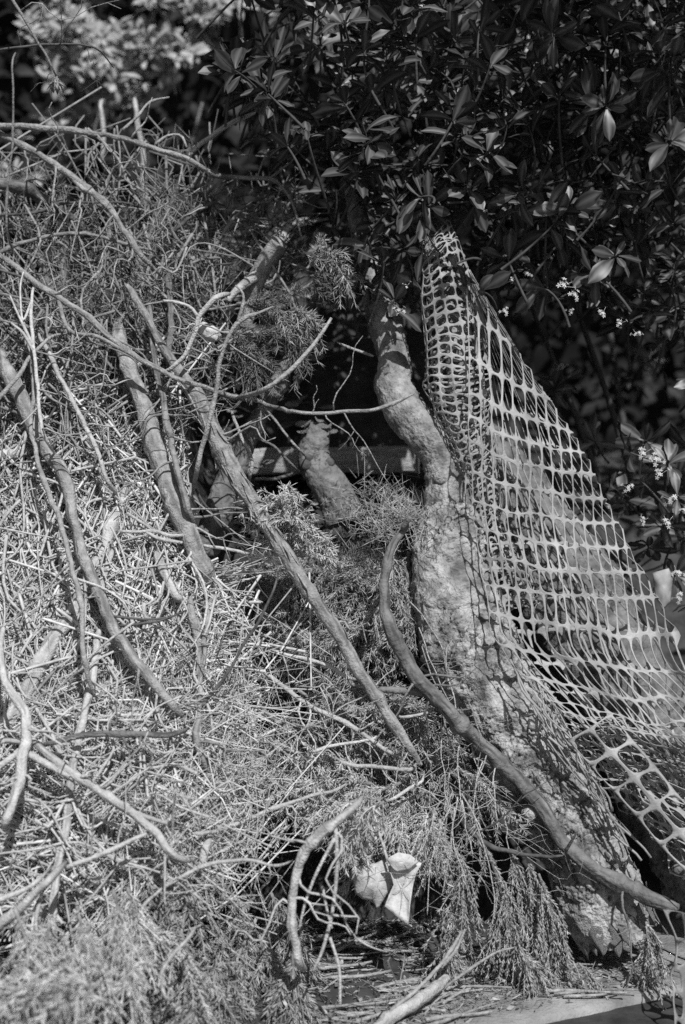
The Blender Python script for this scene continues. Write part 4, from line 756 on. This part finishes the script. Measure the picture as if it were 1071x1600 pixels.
# ------------------------------------------------------------------ hanging cypress fronds
for pts, lab, n in (([(712, 1325, 3), (722, 1370, 3), (712, 1430, 2.6), (698, 1500, 2)], 'pale feathery frond hanging left in front of the dark hollow', 46), ([(745, 1300, 2), (770, 1350, 2), (783, 1400, 2), (775, 1470, 1.4)], 'narrow frond hanging just left of the broad ones', 26),
                    ([(800, 1330, 2), (815, 1385, 2), (822, 1440, 2), (838, 1510, 1.4)], 'broad frond hanging in the middle of the row', 50), ([(822, 1335, 2), (840, 1390, 2), (855, 1450, 2), (880, 1510, 1.4)], 'long frond hanging beside the trunk foot', 44),
                    ([(842, 1365, 2), (862, 1420, 2), (880, 1465, 1.6), (895, 1490, 1.2)], 'thin frond touching the trunk foot', 16), ([(790, 1380, 2), (800, 1440, 2), (815, 1500, 1.4)], 'short frond behind the broad hanging ones', 34),
                    ([(905, 1505, 2), (925, 1530, 2), (945, 1580, 1.2)], 'frond tip trailing over the ledge edge', 24), ([(1010, 1440, 2), (1015, 1480, 2), (1005, 1520, 1.4)], 'small dull frond hanging right of the trunk end', 26),
                    ([(812, 1480, 2), (835, 1515, 2), (838, 1530, 1.4)], 'matted frond end resting on the ledge', 30)):
    bough('hanging_frond', lab, 'fronds hanging beside the trunk foot', pts, M['frond'], int(n * 1.3), .070, .012, .0014, 900, D=3.2 + rng.uniform(-.03, .03) if 'ledge' not in lab else 3.14, droop=.5, planar=.5, cat='frond', ang=(.1, .75), curl=.22, al=(.7, 2.0), tp=.1)
# wiry drooping stems
k = 0
for x0, y0, x1, y1, d in ((690, 1090, 745, 1240, 3.3), (700, 1060, 760, 1220, 3.32), (655, 980, 715, 1120, 3.34), (660, 1010, 700, 1150, 3.3), (690, 1130, 712, 1290, 3.28), (720, 1150, 735, 1300, 3.28), (705, 1240, 690, 1370, 3.15), (715, 1245, 730, 1380, 3.15), (722, 1250, 742, 1340, 3.16), (760, 1180, 762, 1300, 3.26), (752, 1190, 755, 1310, 3.26), (775, 1200, 780, 1300, 3.26),
                          (690, 1250, 640, 1350, 3.1), (700, 1262, 668, 1430, 3.1), (712, 1262, 690, 1400, 3.12), (640, 940, 700, 1060, 3.36), (725, 1240, 770, 1440, 3.16), (680, 1270, 650, 1345, 3.08), (735, 1100, 745, 1210, 3.3), (790, 1270, 800, 1350, 3.22)):
    t = np.linspace(0, 1, 7); b = rng.normal(0, 9)
    pts = [(x0 + (x1 - x0) * a + b * math.sin(a * 3.1) + rng.normal(0, 1.5), y0 + (y1 - y0) * a, 1.5 - a * .6, d) for a in t]
    stick('wiry_stem', 'thin wiry stem drooping beside the forked limb', pts, W if k % 3 else K, cat='stem', group='wiry stems drooping by the forked limb', tw=4 if k % 2 else 2); k += 1

# ------------------------------------------------------------------ loose twigs: single ones and the tangle
def twig_paths(n, x0, x1, y0, y1, ang, ln, off, bend=.25, D=None):
    x = rng.uniform(x0, x1, n); y = rng.uniform(y0, y1, n); a = np.radians(ang(n)); L = ln * rng.lognormal(0, .4, n)
    d0 = (heapD(x, y) if D is None else D) + rng.uniform(off[0], off[1], n); t = np.linspace(-.5, .5, 6)[None]
    s1 = rng.normal(0, bend, (n, 1)); s2 = rng.normal(0, bend * .4, (n, 1)); w = s1 * (t * t * 4 - .5) * .5 + s2 * np.sin(t * 11 + rng.uniform(0, 6, (n, 1)))
    X = x[:, None] + L[:, None] * (t * np.cos(a)[:, None] - w * np.sin(a)[:, None]); Y = y[:, None] + L[:, None] * (t * np.sin(a)[:, None] + w * np.cos(a)[:, None])
    Dd = d0[:, None] + t * rng.normal(0, .035, (n, 1)) + rng.normal(0, .004, (n, 6)) - (Y - y[:, None]) / FPX * 1.5
    gap = (((X > 300) & (X < 400) & (Y > 640) & (Y < 872)) | ((X > 395) & (X < 650) & (Y > 560) & (Y < 830))).any(1)   # the hollow stays open
    return P(X, Y, Dd)[~gap]
def tangle(n, box, ang, ln, rr, off, m, bend=.25, D=None):
    C = twig_paths(n, *box, ang, ln, off, bend, D); n = len(C); r = (rr[0] * .7 + (rr[1] * 1.15 - rr[0] * .7) * rng.uniform(size=n) ** 2.2)[:, None] * np.linspace(1.2, .4, 6)[None]
    mb = MB(); tubes(mb, C, r, 5); return mb
uni = lambda n: rng.uniform(0, 180, n)
vert = lambda n: np.where(rng.uniform(size=n) < .8, rng.normal(96, 17, n), rng.uniform(0, 180, n))
flat = lambda n: np.where(rng.uniform(size=n) < .7, rng.normal(-20, 24, n), rng.uniform(0, 180, n))
dia = lambda n: np.where(rng.uniform(size=n) < .5, rng.normal(60, 22, n), rng.uniform(0, 180, n))
mb = MB()
for part, m, nm, lab in ((0, M['twig'], 'twig_tangle', 'dense tangle of fine grey twigs covering the upper left heap'), (1, M['straw'], 'straw_tangle', 'dense mass of pale straw-like twigs covering the lower left heap')):
    mb = MB()
    jobs = [(520, (-40, 310, 310, 780), dia, 190, (.0010, .0030), (-.10, .12), .34), (260, (-40, 310, 320, 760), uni, 90, (.0009, .0018), (-.06, .12), .5), (260, (230, 470, 290, 470), uni, 80, (.001, .0025), (-.2, .05), .4), (110, (290, 420, 540, 640), uni, 70, (.001, .0022), (0, .2), .4), (500, (-40, 300, 700, 900), uni, 90, (.001, .002), (-.03, .1), .5), (40, (60, 330, 210, 330), uni, 70, (.001, .002), (-.1, .2), .5)] if part == 0 else \
           [(3700, (-40, 315, 790, 1130), vert, 215, (.0009, .0031), (-.06, .08), .36), (2600, (-40, 330, 1080, 1400), flat, 195, (.0009, .0031), (-.09, .06), .36), (700, (-40, 320, 780, 1350), uni, 50, (.0014, .0028), (-.08, .1), .6), (200, (180, 300, 700, 850), uni, 60, (.0014, .003), (-.05, .1), .5), (160, (280, 400, 950, 1300), vert, 70, (.0014, .003), (-.1, .1), .4)]
    for j in jobs:
        b = tangle(j[0], j[1], j[2], j[3], j[4], j[5], m, j[6]); mb.add(b.v[0], b.q[0])
    tag(mb.build(nm, m), lab, 'twigs', kind='stuff')
def debris(n, box, ln, w, m, name, label, off):
    x = rng.uniform(box[0], box[1], n); y = rng.uniform(box[2], box[3], n); b = P(x, y, heapD(x, y) + rng.uniform(*off, n)); d = rng.normal(size=(n, 3)) * np.array([1, .6, 1])
    mb = MB(); needles(mb, b, b + unit(d) * (ln * rng.uniform(.4, 1.4, n))[:, None], w * rng.uniform(.5, 1.6, n)); tag(mb.build(name, m), label, 'debris', kind='stuff')
debris(9000, (-40, 300, 790, 1420), .026, .0013, M['needle_b'], 'needle_debris', 'broken pale needles sifted through the lower left straw', (-.07, .08))
debris(1500, (-40, 300, 330, 800), .022, .0011, M['twig'], 'needle_debris', 'broken dull needles caught in the upper left twigs', (-.06, .1))
def singles(n, box, ang, ln, rr, off, m, label, group, bend=.2, D=None):
    C = twig_paths(n, *box, ang, ln, off, bend * 1.7, D); n = len(C); r = rng.uniform(*rr, n)
    for i in range(n):
        c = spline(C[i], 14); mb = MB(); tube(mb, c, r[i] * np.linspace(1.15, .55, 14), 7, .12, 80, i); tag(mb.build('twig', m, None, c[0]), label, 'twig', group)
singles(110, (-10, 320, 300, 780), dia, 220, (.0014, .0034), (-.13, -.01), M['grey'], 'loose grey twig lying in the upper left tangle', 'loose twigs in the upper left tangle', .18)
singles(70, (-10, 310, 790, 1120), vert, 190, (.0018, .0036), (-.12, -.05), M['pale'], 'loose pale straw twig near the pole crossing', 'loose straw twigs near the pole crossing', .2)
singles(45, (-10, 320, 1130, 1370), flat, 180, (.0018, .0036), (-.14, -.06), M['pale'], 'loose pale straw twig below the level grey branch', 'loose straw twigs below the level branch', .18)
singles(22, (240, 450, 300, 460), uni, 110, (.002, .004), (-.25, -.05), M['grey'], 'loose twig among the litter left of the cut log', 'loose twigs left of the cut log', .25)
# twigs and chips lying flat on the ledge
def flat_twigs(n, m, label, group, reg):
    for i in range(n):
        x, y = rng.uniform(*reg[0]), rng.uniform(*reg[1]); a = rng.normal(.15, .5); L = rng.uniform(.05, .2); r = rng.uniform(.0015, .005)
        t = np.linspace(-.5, .5, 12); C = np.stack([x + L * t * math.cos(a), y + L * t * math.sin(a) + .01 * np.sin(t * 4 + i), soil_on_ledge(np.array(x), np.array(y)).clip(.503) + r + 0 * t + .006 * rng.uniform() + .012 * rng.uniform() * (t + .5)], -1)
        mb = MB(); tube(mb, C, r * np.linspace(1.1, .6, 12), 7, .12, 80, i); tag(mb.build('twig', m, None, C[0]), label, 'twig', group)
flat_twigs(80, M['pole'], 'small twig lying on the ledge behind the thick pale stick', 'small twigs on the ledge', ((-.12, .30), (2.98, 3.45)))
flat_twigs(10, M['grey'], 'thin twig on the ledge under the hanging fronds', 'twigs under the fronds', ((.25, .6), (3.12, 3.35)))
# litter
def litter(n, xyz, size, m, name, label):
    mb = MB(); loc = xyz(n); xa = unit(rng.normal(size=(n, 3)) * np.array([1, 1, .3])); za = unit(np.array([0, -.25, 1]) + rng.normal(0, .35, (n, 3))); ya = unit(np.cross(za, xa)); za = np.cross(xa, ya)
    leaf_block(mb, (loc, xa, ya, za), rng.uniform(.5, 1.2, n) * size, rng.integers(0, 6, n)); tag(mb.build(name, m), label, 'litter', kind='stuff')
def onbank(x0, x1, y0, y1):
    def f(n):
        x = rng.uniform(x0, x1, n); y = rng.uniform(y0, y1, n); return np.stack([x, y, np.maximum(bank(x, y), .5) + .012], -1)
    return f
litter(420, onbank(-.45, -.02, 3.9, 5.2), .09, M['litter'], 'leaf_litter', 'fallen dry leaves lying behind the cut log')
litter(260, onbank(-.3, .3, 3.75, 4.3), .05, M['soil'], 'leaf_litter', 'dark rotted leaves on the floor of the hollow')
def onledge(n):
    x = rng.uniform(-.3, .75, n); y = rng.uniform(2.9, 3.65, n); k = ((x - e0[0]) * en[0] + (y - e0[1]) * en[1]) > .03 + .12 * (x > .15) * rng.uniform(size=n); x, y = np.where(k, x, .3), np.where(k, y, 3.3)
    return np.stack([x, y, soil_on_ledge(x, y).clip(.503) + .004], -1)
def ledge_debris(n, ln, w, m, name, label):
    b = onledge(n); d = rng.normal(size=(n, 3)) * np.array([1, 1, .25]) + np.array([0, 0, .1])
    mb = MB(); needles(mb, b, b + unit(d) * (ln * rng.uniform(.3, 1.5, n))[:, None], w * rng.uniform(.5, 1.6, n)); tag(mb.build(name, m), label, 'debris', kind='stuff')
ledge_debris(5200, .022, .0012, M['needle_d'], 'needle_debris', 'dull broken needles strewn over the soil on the ledge')
ledge_debris(1500, .026, .0013, M['needle'], 'needle_debris', 'paler broken needles strewn over the soil on the ledge')
litter(1500, onledge, .022, M['litter'], 'ledge_litter', 'crumbs of dry leaf and bark scattered on the ledge')
# grass tuft and short grass in the hollow mouth
def grass(name, label, n, c, sd, slope, h, m):
    u = rng.normal(0, sd[0], n); v = rng.normal(0, sd[1], n); base = np.stack([c[0] + u, c[1] + v, c[2] + slope * v + .02 * vnoise(np.stack([u * 20, v * 20, 0 * u], -1), 3)], -1)
    tip = base + np.stack([rng.normal(0, .7, n), rng.normal(-.35, .5, n), rng.normal(.35, .5, n)], -1) * h * rng.uniform(.5, 1.3, (n, 1))
    mb = MB(); needles(mb, base, tip, .0010); tag(mb.build(name, m), label, 'grass', kind='stuff')
grass('grass', 'wispy dry grass at the mouth of the hollow beside the trunk', 1300, P(625, 800, 3.58), (.07, .05), .75, .045, M['needle'])
grass('grass', 'short dull grass on the hollow floor around the stump', 2200, P(530, 868, 3.66), (.10, .06), .5, .03, M['needle_d'])
for o in list(bpy.data.objects):
    if '_o' in o: del o['_o']
